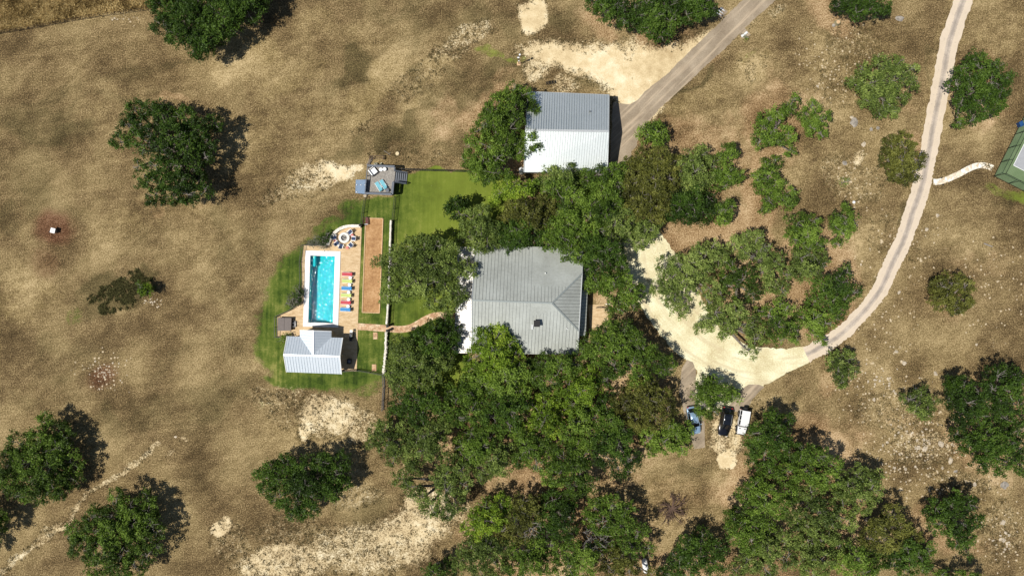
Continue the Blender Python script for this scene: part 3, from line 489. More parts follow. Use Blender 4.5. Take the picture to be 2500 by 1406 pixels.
 ('oak_tree', 'gray', 7.5, [(982,1172,22),(1005,1190,22),(1095,1130,28),(1080,1165,26),(1088,1200,26),(1052,1240,24),(1092,1252,20),(1112,1228,24),(1130,1185,26),(1030,1215,18),(1125,1150,22)], 'twiggy grey-green oak round a patch of bare soil at the lower left of the wood'),
 ('oak_tree', 'oak', 7.5, [(1150,1062,28),(1198,1070,32),(1125,1090,24),(1160,1108,30),(1180,1090,22),(1135,1115,20)], 'oak in the heart of the wood, left'),
 ('oak_tree', 'gray', 7.5, [(1210,1118,32),(1180,1150,28),(1225,1142,22),(1240,1100,20)], 'grey-green oak above the brown clearing in the wood'),
 ('elm_tree', 'lime', 7.5, [(1300,990,26),(1338,985,28),(1375,1010,28),(1330,1030,28),(1300,1045,24),(1355,1050,22)], 'lime green tree in the heart of the wood'),
 ('oak_tree', 'oak', 7.5, [(1415,1030,28),(1385,1060,28),(1440,1060,28),(1410,1090,26),(1455,1020,24),(1430,1000,18)], 'oak in the heart of the wood, right of the lime green tree'),
 ('oak_tree', 'deep', 7.5, [(1480,990,26),(1492,1040,30),(1470,1080,28),(1512,1088,30),(1542,1125,22),(1512,1148,20),(1475,1115,28),(1525,1060,18),(1535,1150,12)], 'dark oak at the right edge of the wood next to the brown clearing'),
 ('oak_tree', 'oak', 7.0, [(1285,1090,30),(1265,1060,24),(1320,1080,26),(1340,1110,28),(1270,1120,24),(1310,1130,24)], 'oak in the lower middle of the wood'),
 ('oak_tree', 'oak', 7.0, [(1375,1120,30),(1365,1158,28),(1418,1150,30),(1400,1190,26),(1440,1185,20),(1425,1115,24),(1340,1165,22),(1385,1215,14)], 'oak at the bottom of the wood pointing into the brown clearing'),
 ('cedar_tree', 'lime', 6.5, [(1185,1240,22),(1222,1232,24),(1170,1265,22),(1200,1275,28),(1150,1290,24),(1180,1310,24),(1240,1262,24)], 'yellow-green cedar at the left of the lower grove beside bare speckled soil'),
 ('cedar_tree', 'olive', 7.0, [(1275,1235,26),(1262,1270,26),(1225,1300,26),(1300,1255,22),(1270,1305,26),(1310,1225,16)], 'olive cedar at the top left of the lower grove'),
 ('cedar_tree', 'deep', 7.0, [(1350,1222,26),(1330,1262,28),(1378,1262,26),(1380,1295,28),(1335,1300,26),(1390,1235,18)], 'dark green cedar at the top of the lower grove'),
 ('oak_tree', 'oak', 7.0, [(1452,1242,24),(1492,1238,26),(1530,1252,24),(1472,1278,30),(1518,1288,30),(1560,1300,24),(1582,1342,18),(1545,1335,26),(1440,1265,18)], 'oak at the right of the lower grove facing the brown clearing'),
 ('oak_tree', 'gray', 6.5, [(1150,1340,26),(1190,1345,30),(1130,1370,26),(1230,1340,26),(1170,1385,28),(1215,1385,26)], 'grey-green oak at the bottom left of the lower grove'),
 ('cedar_tree', 'deep', 5.5, [(1060,1402,24),(1092,1392,22),(1040,1408,16)], 'low dark cedar on the bottom edge at the left end of the lower grove'),
 ('oak_tree', 'oak', 6.5, [(1275,1345,28),(1310,1340,26),(1260,1385,28),(1300,1385,28),(1340,1375,28),(1345,1335,18)], 'oak on the bottom edge in the middle of the lower grove'),
 ('oak_tree', 'oak', 6.5, [(1395,1345,28),(1430,1355,26),(1385,1390,28),(1425,1395,26),(1460,1345,20),(1490,1325,26)], 'oak on the bottom edge beside the bare grey treetop'),
 ('cedar_tree', 'olive', 6.0, [(1475,1375,26),(1510,1365,24),(1540,1390,24),(1500,1400,26),(1595,1400,14)], 'olive cedar on the bottom edge left of the white tank'),
 ('cedar_tree', 'deep', 6.0, [(1680,1330,26),(1718,1320,28),(1755,1335,22),(1660,1368,26),(1700,1365,32),(1745,1378,30),(1640,1395,22),(1620,1402,16),(1680,1395,26)], 'dome shaped dark cedar on the bottom edge below the brown clearing'),
 ('oak_tree', 'deep', 7.5, [(1890,1022,24),(1922,1028,20),(1858,1058,28),(1838,1082,20),(1900,1068,32),(1870,1108,32),(1930,1105,28),(1840,1120,18)], 'dark green oak beside the white off-road car'),
 ('oak_tree', 'oak', 7.5, [(1965,1108,28),(2000,1115,26),(1978,1150,32),(1930,1155,30),(1880,1155,28),(2040,1135,22),(2018,1165,28)], 'oak in the upper part of the lower right wood'),
 ('oak_tree', 'gray', 7.0, [(2090,1162,26),(2122,1172,22),(2078,1195,32),(2130,1195,24),(2108,1228,30),(2055,1215,28),(2145,1160,14)], 'grey-green oak at the right edge of the lower right wood'),
 ('oak_tree', 'oak', 7.5, [(1842,1190,26),(1820,1212,20),(1872,1215,32),(1925,1205,30),(1850,1240,24),(1900,1240,26)], 'oak at the left edge of the lower right wood, next to the brown clearing'),
 ('oak_tree', 'gray', 7.5, [(1985,1205,30),(1998,1250,28),(1945,1265,28),(2035,1265,28),(2075,1270,24),(1975,1285,22)], 'grey-green oak in the middle of the lower right wood'),
 ('oak_tree', 'oak', 7.0, [(1790,1260,24),(1812,1285,24),(1845,1275,28),(1875,1295,28),(1800,1315,22),(1838,1325,30),(1780,1285,14)], 'oak at the lower left of the lower right wood'),
 ('oak_tree', 'gray', 6.5, [(1880,1345,30),(1830,1370,28),(1870,1390,30),(1920,1320,26),(1925,1365,26),(1800,1395,22)], 'pale oak on the bottom edge of the lower right wood'),
 ('oak_tree', 'gray', 6.5, [(1975,1325,28),(2020,1320,30),(1965,1370,30),(2010,1370,30),(2055,1330,24),(1990,1400,28)], 'grey-green oak on the bottom edge, second in the lower right wood'),
 ('cedar_tree', 'olive', 6.5, [(2178,1258,26),(2150,1288,26),(2200,1290,24),(2165,1325,30),(2120,1318,26),(2228,1312,18),(2130,1285,18)], 'dark olive cedar on the right side of the lower right wood'),
 ('cedar_tree', 'deep', 6.0, [(2222,1345,26),(2265,1342,20),(2185,1365,28),(2215,1385,28),(2260,1382,20),(2245,1360,22)], 'cedar at the bottom right corner of the lower right wood'),
 ('oak_tree', 'oak', 6.5, [(2095,1365,28),(2140,1375,28),(2060,1380,26),(2110,1400,26)], 'oak on the bottom edge, third in the lower right wood'),
 ('oak_tree', 'deep', 6.0, [(2290,1242,24),(2330,1238,28),(2368,1232,20),(2300,1280,28),(2350,1278,30),(2385,1270,18),(2340,1318,26),(2370,1318,16),(2364,1350,13),(2272,1255,16),(2335,1212,14)], 'round green tree on the rocky slope at the bottom right'),
 ('oak_tree', 'deep', 7.0, [(2330,945,24),(2360,942,24),(2395,955,24),(2322,982,20),(2370,985,28),(2412,985,26),(2350,1018,24),(2395,1020,26)], 'dark oak forming the upper left of the grove on the right edge'),
 ('oak_tree', 'deep', 7.0, [(2440,920,28),(2478,915,24),(2470,955,28),(2450,985,26),(2490,990,24),(2425,950,18),(2460,1022,28),(2500,940,22)], 'dark oak in the top corner of the grove on the right edge'),
 ('oak_tree', 'deep', 7.0, [(2340,1058,18),(2370,1085,26),(2412,1065,30),(2415,1105,30),(2462,1080,30),(2400,1132,22),(2448,1135,26),(2492,1135,24),(2500,1050,26),(2495,1095,24)], 'dark oak forming the bottom of the grove on the right edge'),
 ('oak_tree', 'gray', 4.5, [(2225,976,20),(2254,966,20),(2240,1000,18),(2272,985,16),(2262,1015,13)], 'small pale oak alone beside the grove on the right edge'),
 ('oak_tree', 'gray', 4.5, [(2040,880,20),(2070,876,22),(2052,908,23),(2080,905,18),(2058,934,16)], 'small grey-green oak below the bend where the road meets the gravel'),
 ('oak_tree', 'olive', 4.5, [(2300,700,23),(2330,690,26),(2360,700,18),(2310,735,28),(2350,735,26),(2335,755,16),(2366,742,12)], 'small dark olive oak alone in the field right of the road'),
 ('cedar_tree', 'olive', 5.5, [(2180,352,23),(2210,350,28),(2170,387,23),(2208,390,34),(2242,390,20),(2190,420,26),(2230,420,22),(2210,440,14)], 'brown-olive cedar touching the left edge of the road'),
 ('oak_tree', 'gray', 5.5, [(2110,170,18),(2150,157,20),(2195,156,22),(2228,168,14),(2090,205,20),(2130,200,32),(2178,195,34),(2230,200,18),(2120,245,20),(2160,240,32),(2200,238,20),(2150,272,16),(2182,272,14)], 'broad grey-green oak left of the upper road'),
 ('oak_tree', 'deep', 6.0, [(2380,145,20),(2352,172,20),(2400,165,28),(2440,160,18),(2338,205,20),(2380,210,34),(2428,202,32),(2462,190,14),(2352,250,22),(2400,258,34),(2438,248,22),(2342,298,13),(2380,293,14),(2448,226,18)], 'large dark oak right of the upper road near the sports court'),
 ('oak_tree', 'deep', 6.0, [(2060,10,22),(2095,28,20),(2130,15,28),(2158,20,16),(2080,-8,28),(2115,-18,28),(2045,12,11)], 'dark oak cut by the top edge between the two roads'),
 ('oak_tree', 'deep', 6.5, [(1450,5,22),(1480,20,26),(1520,38,28),(1558,28,28),(1510,5,28),(1470,-15,26),(1545,55,16)], 'oak at the left end of the row along the top edge'),
 ('oak_tree', 'deep', 6.5, [(1590,68,24),(1620,82,20),(1600,40,28),(1640,48,26),(1635,12,28),(1580,5,28),(1600,-20,28)], 'oak in the middle of the row along the top edge, reaching down to the caliche'),
 ('oak_tree', 'deep', 6.0, [(1678,32,26),(1708,20,26),(1736,25,17),(1698,-8,28),(1660,-10,24),(1725,-5,20)], 'oak at the right end of the top row next to the road bumpers'),
 ('oak_tree', 'oak', 5.0, [(1940,242,13),(1924,265,18),(1900,280,18),(1872,290,20),(1862,318,20),(1890,318,18),(1855,348,16),(1900,348,16),(1928,328,18),(1930,368,11),(1878,340,14)], 'ragged oak left in the thin line of oaks below the barn road'),
 ('oak_tree', 'oak', 5.0, [(1985,262,18),(2004,290,20),(1962,280,16),(1984,310,18),(2006,326,12),(1970,305,12)], 'rounded oak at the right end of the thin line of oaks below the barn road'),
 ('oak_tree', 'oak', 4.5, [(1870,402,17),(1894,396,15),(1850,430,16),(1880,428,20),(1862,458,20),(1890,458,18),(1906,446,11)], 'slim oak above the last one in the thin line of oaks'),
 ('oak_tree', 'oak', 4.0, [(1880,490,20),(1870,510,13),(1910,482,18),(1934,490,16),(1938,466,11),(1925,502,11)], 'low oak at the bottom of the thin line of oaks'),
 ('oak_tree', 'oak', 5.0, [(2060,525,24),(2084,545,17),(2040,548,22),(2062,572,17),(2044,594,10),(2070,550,16)], 'oak at the top right tip of the ring grove inside the road bend'),
 ('oak_tree', 'oak', 5.5, [(1990,540,18),(1950,545,26),(1978,570,24),(1940,580,22),(1968,600,24),(2000,595,16)], 'oak at the top of the ring grove inside the road bend'),
 ('oak_tree', 'gray', 5.5, [(1960,630,28),(1990,620,26),(2010,642,17),(1958,665,23),(2000,665,18),(1975,655,20)], 'grey-green oak in the upper right part of the ring grove'),
 ('oak_tree', 'deep', 5.5, [(2070,665,18),(2060,690,20),(2038,700,22),(2010,700,26),(2090,715,16),(2070,730,18),(2030,738,26),(1992,738,22),(2050,758,18),(2050,678,14)], 'oak on the right side of the ring grove beside the road'),
 ('oak_tree', 'oak', 5.5, [(1990,780,27),(2020,790,22),(1962,772,20),(1992,815,20),(2010,826,14),(2038,775,14)], 'oak at the lower right of the ring grove where gravel meets the road'),
 ('oak_tree', 'gray', 6.0, [(1850,580,20),(1870,602,20),(1822,582,18),(1800,600,23),(1830,622,23),(1870,620,18),(1895,640,24),(1868,660,24),(1920,670,18),(1882,694,22),(1910,708,18)], 'grey-green oak in the top middle of the ring grove'),
 ('oak_tree', 'gray', 6.5, [(1742,600,18),(1702,612,17),(1722,632,26),(1760,632,26),(1690,640,26),(1655,642,20),(1622,650,20),(1642,680,28),(1680,678,26),(1720,668,23),(1602,702,16),(1620,720,18),(1640,720,18),(1650,750,20),(1670,765,13),(1690,712,16),(1735,702,20),(1762,718,20),(1728,732,17)], 'wide pale oak on the left of the ring grove overhanging the gravel court'),
 ('oak_tree', 'oak', 6.0, [(1790,660,26),(1820,680,26),(1780,698,18),(1838,718,22),(1800,738,18),(1765,680,14)], 'oak in the very middle of the ring grove'),
 ('oak_tree', 'gray', 6.5, [(1750,760,26),(1780,790,26),(1732,790,22),(1710,800,16),(1800,760,22),(1828,790,26),(1845,828,20),(1832,858,16),(1865,818,20),(1770,815,14)], 'feathery oak at the bottom left of the ring grove above the gravel court'),
 ('oak_tree', 'oak', 6.0, [(1900,800,27),(1940,800,24),(1880,770,22),(1920,760,20),(1945,824,16),(1905,828,14),(1860,760,16),(1905,740,14)], 'oak at the bottom of the ring grove'),
 ('oak_tree', 'oak', 4.8, [(1718,940,18),(1740,935,18),(1730,960,26),(1760,960,24),(1790,965,20),(1720,990,23),(1742,1005,16),(1700,960,12),(1800,972,10),(1715,1010,14)], 'small oak standing over the blue car at the rim of the gravel court'),
 ('oak_tree', 'oak', 5.0, [(2300,1415,22),(2380,1425,26),(2350,1415,18)], 'tree cut by the bottom edge at the far right, shadow on tan soil')]
for (nm, pal, hh, lb, label) in TREES: make_tree(nm, pal, hh, lb, label)
# shrubs
for (nm, pal, hh, lb, label) in [
 ('shrub', 'deep', 1.6, [(795,577,11),(785,585,10),(802,572,7)], 'dark bush outside the curved stone wall of the fire pit'),
 ('shrub', 'sage', 1.2, [(772,592,11),(788,598,9),(760,596,7)], 'low grey sage bushes along the top fence of the pool terrace'),
 ('shrub', 'sage', 1.6, [(722,712,12),(712,728,12),(705,742,9),(718,740,8)], 'grey sage bush outside the left fence of the pool'),
 ('shrub', 'deep', 1.6, [(728,724,8),(724,735,7),(730,715,6)], 'dark green bush squeezed between grey sage and the pool fence'),
 ('shrub', 'lime', 1.2, [(695,826,6),(688,832,7),(699,822,5)], 'small green bush under the hot tub beside the pool house'),
 ('palm_shrub', 'lime', 1.8, [(1112,572,9),(1118,588,8),(1108,590,6)], 'bright yellow-green palm-like plant at the edge of the lawn by the porch'),
 ('shrub', 'oak', 1.0, [(1487,758,7),(1492,770,6)], 'small bush inside the kerbed bed by the front walk'),
 ('shrub', 'gray', 1.0, [(2062,445,9),(2070,438,6)], 'little grey bush on stony ground left of the road')]:
    make_tree(nm, pal, hh, lb, label, 'shrub', None, .11, 14, False, 9.0, 4)
# leafless treetops
def bare_tree(px, py, h, r, label, name='bare_tree', mat=None, n=9, th=1.0):
    rnd = random.Random(int(px)); b = W(px, py, h*.7); b.z = 0; root = thing(name, label, 'dead tree', b); m = MB(); br = MB()
    zt = h*.45; m.tube([b, b+Vector((.1, .1, zt))], [.16*th, .1*th], 7)
    for i in range(n):
        a = i*6.28/n+rnd.uniform(-.3, .3); R = r/S*rnd.uniform(.6, 1); p = b+Vector((0, 0, zt*rnd.uniform(.6, 1))); q = p+Vector((math.cos(a)*R*.45, math.sin(a)*R*.45, h*.3)); e = b+Vector((math.cos(a+.3)*R, math.sin(a+.3)*R, h*rnd.uniform(.75, 1)))
        br.tube([p, q, e], [.085*th, .06*th, .02], 5)
        for k in range(4):
            s0 = q.lerp(e, rnd.random()*.8); br.tube([s0, s0+Vector((rnd.uniform(-.5, .5), rnd.uniform(-.5, .5), .25)), s0+Vector((rnd.uniform(-1, 1), rnd.uniform(-1, 1), .4))], [.045*th, .03*th, .012], 4)
    m.build('trunk', M_twig, root); br.build('branch', mat or M_twig, root)
bare_tree(1285, 1277, 7.2, 44, 'bare grey dead tree among the olive cedars of the lower grove', th=1.1)
bare_tree(1452, 1308, 7.2, 40, 'bare twiggy grey treetop in the right half of the lower grove', n=12, th=.9)
bare_tree(1640, 1242, .55, 46, 'flat brown heap of dead branches lying in the brown clearing', 'dead_brush', simple('dead_brush', (.11, .068, .046), .95, 0, .3), 20, 1.5)
# ---------------------------------------------------------------- building materials
def metal_mat(name, lo, hi, rough, metal, stain=.5, sc_=.35):
    t = NT(name); n1 = t.noise(sc_, 5, .65); n2 = t.noise(3, 5, .7)
    v = t.math('ADD', t.math('MULTIPLY', n1, stain), t.math('MULTIPLY', n2, 1-stain)); t.fin(t.ramp(v, [(.36, lo), (.64, hi)]), rough, metal)
    t.bump(n2, .06, .02); return t.m
M_barn = metal_mat('galvanised_sheet', (.72, .77, .75), (.84, .88, .86), .48, .80)
M_house = metal_mat('weathered_galvanised', (.35, .365, .33), (.50, .525, .485), .6, .35, .6, .25)
M_pool_roof = metal_mat('light_steel_roof', (.76, .83, .87), (.86, .91, .94), .48, .6)
M_porch = metal_mat('pale_porch_metal', (.44, .41, .37), (.68, .65, .60), .55, .3, .6, .5)
M_seam = simple('roof_seam', (.15, .16, .16), .55, .4); M_seam_l = simple('pale_roof_seam', (.62, .69, .73), .5, .5)
M_wall = simple('limestone_wall', (.45, .37, .26), .9, 0, .3, 2.5); M_siding = simple('barn_siding', (.20, .18, .155), .7, .2)
M_white = simple('white_paint', (.8, .8, .78), .5, 0, .05); M_black = simple('black_metal', (.012, .012, .013), .45, .3); M_glass = simple('dark_glass', (.02, .025, .03), .08, 0, .1, 3, .8)
M_stone = simple('white_limestone', (.76, .71, .61), .9, 0, .3, 2.2); M_rock = simple('field_rock', (.46, .39, .29), .95, 0, .45, 2.0); M_grayrock = simple('grey_rock', (.28, .25, .21), .95, 0, .5, 2.4)
M_trim = simple('steel_trim', (.50, .52, .52), .5, .5); M_seam_m = simple('barn_seam', (.36, .39, .38), .5, .6); M_cap = simple('ridge_metal', (.27, .30, .29), .6, .35)
def plane_z(poly):
    a, b, c = Vector(poly[0]), Vector(poly[1]), Vector(poly[2]); n = (b-a).cross(c-a)
    return lambda x, y: a.z-(n.x*(x-a.x)+n.y*(y-a.y))/n.z
def facet(ms, mr, poly, ax, sp, th=.10, rib=(.05, .05)):
    """one roof slope as a slab with standing seams along the plan direction ax"""
    n = len(poly); P_ = [Vector(p) for p in poly]; A = sum(P_[i].x*P_[(i+1) % n].y-P_[(i+1) % n].x*P_[i].y for i in range(n))
    if A < 0: P_ = P_[::-1]
    ms.add(P_+[p-Vector((0, 0, th)) for p in P_], [tuple(range(n)), tuple(range(n, 2*n))[::-1]]+[(i, i+n, (i+1) % n+n, (i+1) % n) for i in range(n)])
    ax = Vector((ax[0], ax[1])).normalized(); pe = Vector((-ax.y, ax.x)); z = plane_z(poly)
    ds = [pe.dot(Vector((p.x, p.y))) for p in P_]; d0, d1 = min(ds), max(ds); k = int((d1-d0)/sp)
    for q in range(1, k+1):
        d = d0+(d1-d0)*q/(k+1); hits = []
        for i in range(n):
            a, b = P_[i], P_[(i+1) % n]; da, db = ds[i], ds[(i+1) % n]
            if (da-d)*(db-d) < 0: f = (d-da)/(db-da); hits.append(ax.dot(Vector((a.x+(b.x-a.x)*f, a.y+(b.y-a.y)*f))))
        hits.sort()
        for s0, s1 in zip(hits[::2], hits[1::2]):
            if s1-s0 < .2: continue
            e = [pe*d+ax*s for s in (s0+.02, s1-.02)]; mr.beam((e[0].x, e[0].y, z(e[0].x, e[0].y)+rib[1]/2-.004), (e[1].x, e[1].y, z(e[1].x, e[1].y)+rib[1]/2-.004), *rib)
def lerp3(a, b, f): return Vector(a).lerp(Vector(b), f)
def inset(poly, d):
    c = Vector((sum(p[0] for p in poly)/len(poly), sum(p[1] for p in poly)/len(poly)))
    out = []
    for p in poly:
        v = Vector((p[0], p[1]))-c; out.append((p[0]-math.copysign(d, v.x), p[1]-math.copysign(d, v.y)))
    return out
def window(parent, c, wd, ht, dx, dy, door=False, col=None):
    """framed opening on a wall facing (dx,dy)"""
    rz = math.atan2(dy, dx)-math.pi/2; m = MB(); m.box(c, (wd+.16, .06, ht+.16), rz); o = m.build('door' if door else 'window', M_white if not col else col, parent)
    g = MB(); g.box((c[0]+dx*.035, c[1]+dy*.035, c[2]), (wd, .03, ht), rz)
    if door: g = MB(); [g.box((c[0]+dx*.04, c[1]+dy*.04, c[2]-ht/2+ht*(q+.5)/4), (wd, .02, ht/4-.05), rz) for q in range(4)]; g.build('door_panel', M_siding, o)
    else: g.build('pane', M_glass, o)
# ---------------------------------------------------------------- barn
EH, RH = 3.7, 5.95
nw, ne, se, sw = W(1288, 224, EH), W(1487, 232, EH), W(1483, 420, EH), W(1279, 420, EH); rw, re_ = W(1283, 318, RH), W(1486, 321, RH)
barn = thing('barn', 'large barn with ribbed galvanised gable roof, white on its lower slope', 'barn', ((nw.x+se.x)/2, (nw.y+se.y)/2, 0))
ms, mr = MB(), MB(); ax = (nw-rw).xy
facet(ms, mr, [nw, ne, re_, rw], ax, .415, .1, (.045, .05)); facet(ms, mr, [rw, re_, se, sw], ax, .415, .1, (.045, .05))
rf_ = ms.build('roof', M_barn, barn); mr.build('seams', M_seam_m, rf_); MB().beam(rw+Vector((0, 0, .05)), re_+Vector((0, 0, .05)), .34, .05).build('ridge_cap', M_trim, rf_)
for a, b in ((nw, rw), (rw, sw), (ne, re_), (re_, se)): MB().beam(a+Vector((0, 0, .02)), b+Vector((0, 0, .02)), .12, .16).build('rake_trim', M_trim, rf_)
for a, b in ((nw, ne), (sw, se)): MB().beam(a-Vector((0, 0, .09)), b-Vector((0, 0, .09)), .13, .12).build('gutter', M_trim, rf_)
vp = W(1440, 273, 4.85); MB().cyl(vp, .11, 4.7, 5.15, 10).build('vent_pipe', M_seam, rf_)
wl = inset([nw, ne, se, sw], .3); mw = MB(); r0, r1 = rw.lerp(re_, .02), rw.lerp(re_, .98)
vs = [(p[0], p[1], 0) for p in wl]+[(p[0], p[1], EH-.12) for p in wl]+[(r0.x, r0.y, RH-.2), (r1.x, r1.y, RH-.2)]
mw.add(vs, [(0, 1, 5, 4), (2, 3, 7, 6), (1, 2, 6, 9, 5), (3, 0, 4, 8, 7)]); mw.build('wall', M_siding, barn)
for f in (.27, .73):
    p = Vector(wl[1]).lerp(Vector(wl[2]), f); window(barn, (p.x+.02, p.y, 1.55), 3.6, 2.9, 1, 0, True)
for f in (.3, .7):
    p = Vector(wl[0]).lerp(Vector(wl[3]), f); window(barn, (p.x-.02, p.y, 1.7), 1.2, 1.1, -1, 0)
for f in (.2, .5, .8):
    p = Vector(wl[3]).lerp(Vector(wl[2]), f); window(barn, (p.x, p.y-.02, 1.7), 1.2, 1.1, 0, -1)
# ---------------------------------------------------------------- big house
EH, RH = 3.3, 6.3
nw, ne, se, sw = W(1161, 598, EH), W(1424, 606, EH), W(1411, 866, EH), W(1152, 862, EH)
rw, rx = W(1152, 733, RH), W(1348, 740, RH)
slN = (RH-EH)/((nw+ne)/2-(rw+rx)/2).length; zM = EH+(RH-EH)*.52; hn, hs = W(1421.5, 668, zM), W(1413.5, 808, zM)
hx = (ne.xy+(se.xy-ne.xy)*.26)
hou = thing('house', 'big ranch house with grey metal half-hipped roof and chimney between the two dense groves', 'house', ((nw.x+se.x)/2, (nw.y+se.y)/2, 0))
ms, mr = MB(), MB(); ax = (nw-rw).xy
zf = plane_z([nw, ne, rw]); hn.z = zf(hn.x, hn.y); zs = plane_z([sw, se, rw]); hs.z = zs(hs.x, hs.y); ne.z = zf(ne.x, ne.y); se.z = zs(se.x, se.y); zr = (zf(rx.x, rx.y)+zs(rx.x, rx.y))/2
rx.z = zr
facet(ms, mr, [nw, rw, rx, hn, ne], ax, .56, .1, (.045, .045)); facet(ms, mr, [rw, sw, se, hs, rx], ax, .56, .1, (.045, .045)); facet(ms, mr, [rx, hs, hn], (1, -.02), .56, .1, (.045, .045))
rf_ = ms.build('roof', M_house, hou); mr.build('seams', M_seam, rf_)
up = Vector((0, 0, .05))
for a, b in ((rw, rx), (rx, hn), (rx, hs)): MB().beam(a+up, b+up, .26, .05).build('ridge_cap', M_cap, rf_)
for a, b in ((hn, ne), (hs, se), (hn, hs), (rw, nw), (rw, sw)): MB().beam(a+Vector((0, 0, .01)), b+Vector((0, 0, .01)), .12, .16).build('rake_trim', M_trim, rf_)
# chimney, vents
zc = zs(W(1310, 790, 4.8).x, W(1310, 790, 4.8).y); c = W(1310.5, 789.5, zc+.6)
ch = MB().box((c.x, c.y, zc+.25), (.85, .85, 1.2)).build('chimney', M_siding, rf_); MB().box((c.x, c.y, zc+.95), (1.0, 1.05, .12)).build('chimney_cap', M_black, ch)
MB().box((c.x-.72, c.y-.25, zs(c.x-.7, c.y-.25)+.03), (.35, 1.5, .03), 0).build('flashing', M_trim, rf_)
for px_, py_ in ((1331.5, 667), (1384, 802)):
    q = W(px_, py_, 5); z = (zf if py_ < 735 else zs)(q.x, q.y); MB().cyl(q, .09, z-.1, z+.35, 10).build('vent_pipe', M_white, rf_)
# side porches
def lean(name, top0, top1, bot1, bot0, mat, msm, sp):
    ms, mr = MB(), MB(); facet(ms, mr, [top0, top1, bot1, bot0], (bot0-top0).xy, sp, .08, (.05, .04)); o = ms.build(name, mat, hou); mr.build('seams', msm, o)
    for f in (.05, .35, .65, .95): p = bot0.lerp(bot1, f); q = top0.lerp(top1, f); p = p.lerp(q, .05); MB().box((p.x, p.y, (p.z-.1)/2), (.15, .15, p.z-.1)).build('porch_post', M_wall, hou)
lean('porch_roof', W(1158, 603, 3.15), W(1154, 862, 3.15), W(1108, 862, 2.6), W(1117, 603, 2.6), M_porch, M_seam_l, .5)
lean('porch_roof', W(1421, 640, 3.0), W(1412, 820, 3.0), W(1430, 820, 2.5), W(1437.5, 640, 2.5), M_house, M_seam, .56)
wl = inset([nw, ne, se, sw], .5); mw = MB(); r0, r1 = rw.lerp(rx, .03), rw.lerp(rx, .97)
q1, q2 = (wl[1][0]-.0, hn.y), (wl[2][0], hs.y)
mw.prism(wl, 0, EH-.12); mw.add([(wl[0][0], wl[0][1], EH-.13), (wl[3][0], wl[3][1], EH-.13), (r0.x+.1, r0.y, RH-.25)], [(0, 1, 2)])
mw.add([(wl[1][0], wl[1][1], EH-.13), (wl[2][0], wl[2][1], EH-.13), (q2[0], q2[1], hs.z-.3), (q1[0], q1[1], hn.z-.3)], [(0, 1, 2, 3)]); mw.build('wall', M_wall, hou)
for f in (.15, .5, .85):
    for (i, j, dx, dy) in ((0, 1, 0, 1), (3, 2, 0, -1), (0, 3, -1, 0), (1, 2, 1, 0)):
        p = Vector(wl[i]).lerp(Vector(wl[j]), f); window(hou, (p.x+dx*.02, p.y+dy*.02, 1.6), 1.3, 1.3, dx, dy)
# ---------------------------------------------------------------- pool house
EH, RH = 2.7, 4.2
nw, ne, se, sw = W(701, 820.5, EH), W(837, 824.5, EH), W(834, 913, EH), W(699.5, 908, EH); rw, re_ = W(692.5, 866, RH), W(830, 870, RH)
aw, ae, ar = W(732, 806, EH), W(809, 808.5, EH), W(765, 807, RH-.05)           # the wing that faces the pool
vr = lerp3(rw, re_, (W(764, 868, RH).x-rw.x)/(re_.x-rw.x)); zN = plane_z([nw, ne, rw])
bw = Vector((aw.x, 0, EH)); fW = (bw.x-nw.x)/(ne.x-nw.x); vw = nw.lerp(ne, fW); fE = (ae.x-nw.x)/(ne.x-nw.x); ve = nw.lerp(ne, fE); vt = vr-Vector((0, .12, 0)); vt.z = RH-.05
ph = thing('pool_house', 'pool house with pale blue-white steel roof and a short gabled wing facing the pool', 'building', ((nw.x+se.x)/2, (nw.y+se.y)/2, 0))
ms, mr = MB(), MB(); ax = (nw-rw).xy
facet(ms, mr, [nw, vw, vr, rw], ax, .46, .1, (.045, .045)); facet(ms, mr, [ve, ne, re_, vr], ax, .46, .1, (.045, .045)); facet(ms, mr, [rw, re_, se, sw], ax, .46, .1, (.045, .045))
facet(ms, mr, [aw, ar, vr, vw], (1, -.03), .46, .1, (.045, .045)); facet(ms, mr, [ar, ae, ve, vr], (1, -.03), .46, .1, (.045, .045))
rf_ = ms.build('roof', M_pool_roof, ph); mr.build('seams', M_seam_l, rf_)
for a, b in ((rw, re_), (ar, vr)): MB().beam(a+up*.8, b+up*.8, .2, .04).build('ridge_cap', M_pool_roof, rf_)
for a, b in ((rw, nw), (rw, sw), (re_, ne), (re_, se), (ar, aw), (ar, ae)): MB().beam(a, b, .1, .16).build('rake_trim', M_white, rf_)
wl = [nw.lerp(se, .05), ne.lerp(sw, .05), se.lerp(nw, .05), sw.lerp(ne, .05)]; wl = [(p.x, p.y) for p in wl]; ew = [(wl[0][0]+5, wl[0][1]), (wl[1][0]-0, wl[1][1]), (wl[2][0], wl[2][1]), (wl[3][0]+5, wl[3][1])]
mw = MB(); cw = [(wl[0][0], wl[0][1]), (wl[0][0]+6.5, wl[0][1]-.2), (wl[3][0]+6.5, wl[3][1]-.2), (wl[3][0], wl[3][1])]; mw.prism(cw, 0, EH-.12); mw.build('wall', M_wall, ph)
mg = MB()
for (a, b, r, s_) in ((nw, sw, rw, 1), (ne, se, re_, -1)):
    p, q, u = a.lerp(b, .06), b.lerp(a, .06), r-Vector((0, 0, .16)); o = Vector((.25*s_, 0, 0)); p, q, u = p+o, q+o, u+o; p.z = q.z = EH-.12
    mg.add([p, q, u, p+o*.4, q+o*.4, u+o*.4], [(0, 1, 2), (5, 4, 3), (0, 3, 4, 1), (1, 4, 5, 2), (2, 5, 3, 0)])
mg.build('gable_panel', M_white, ph)
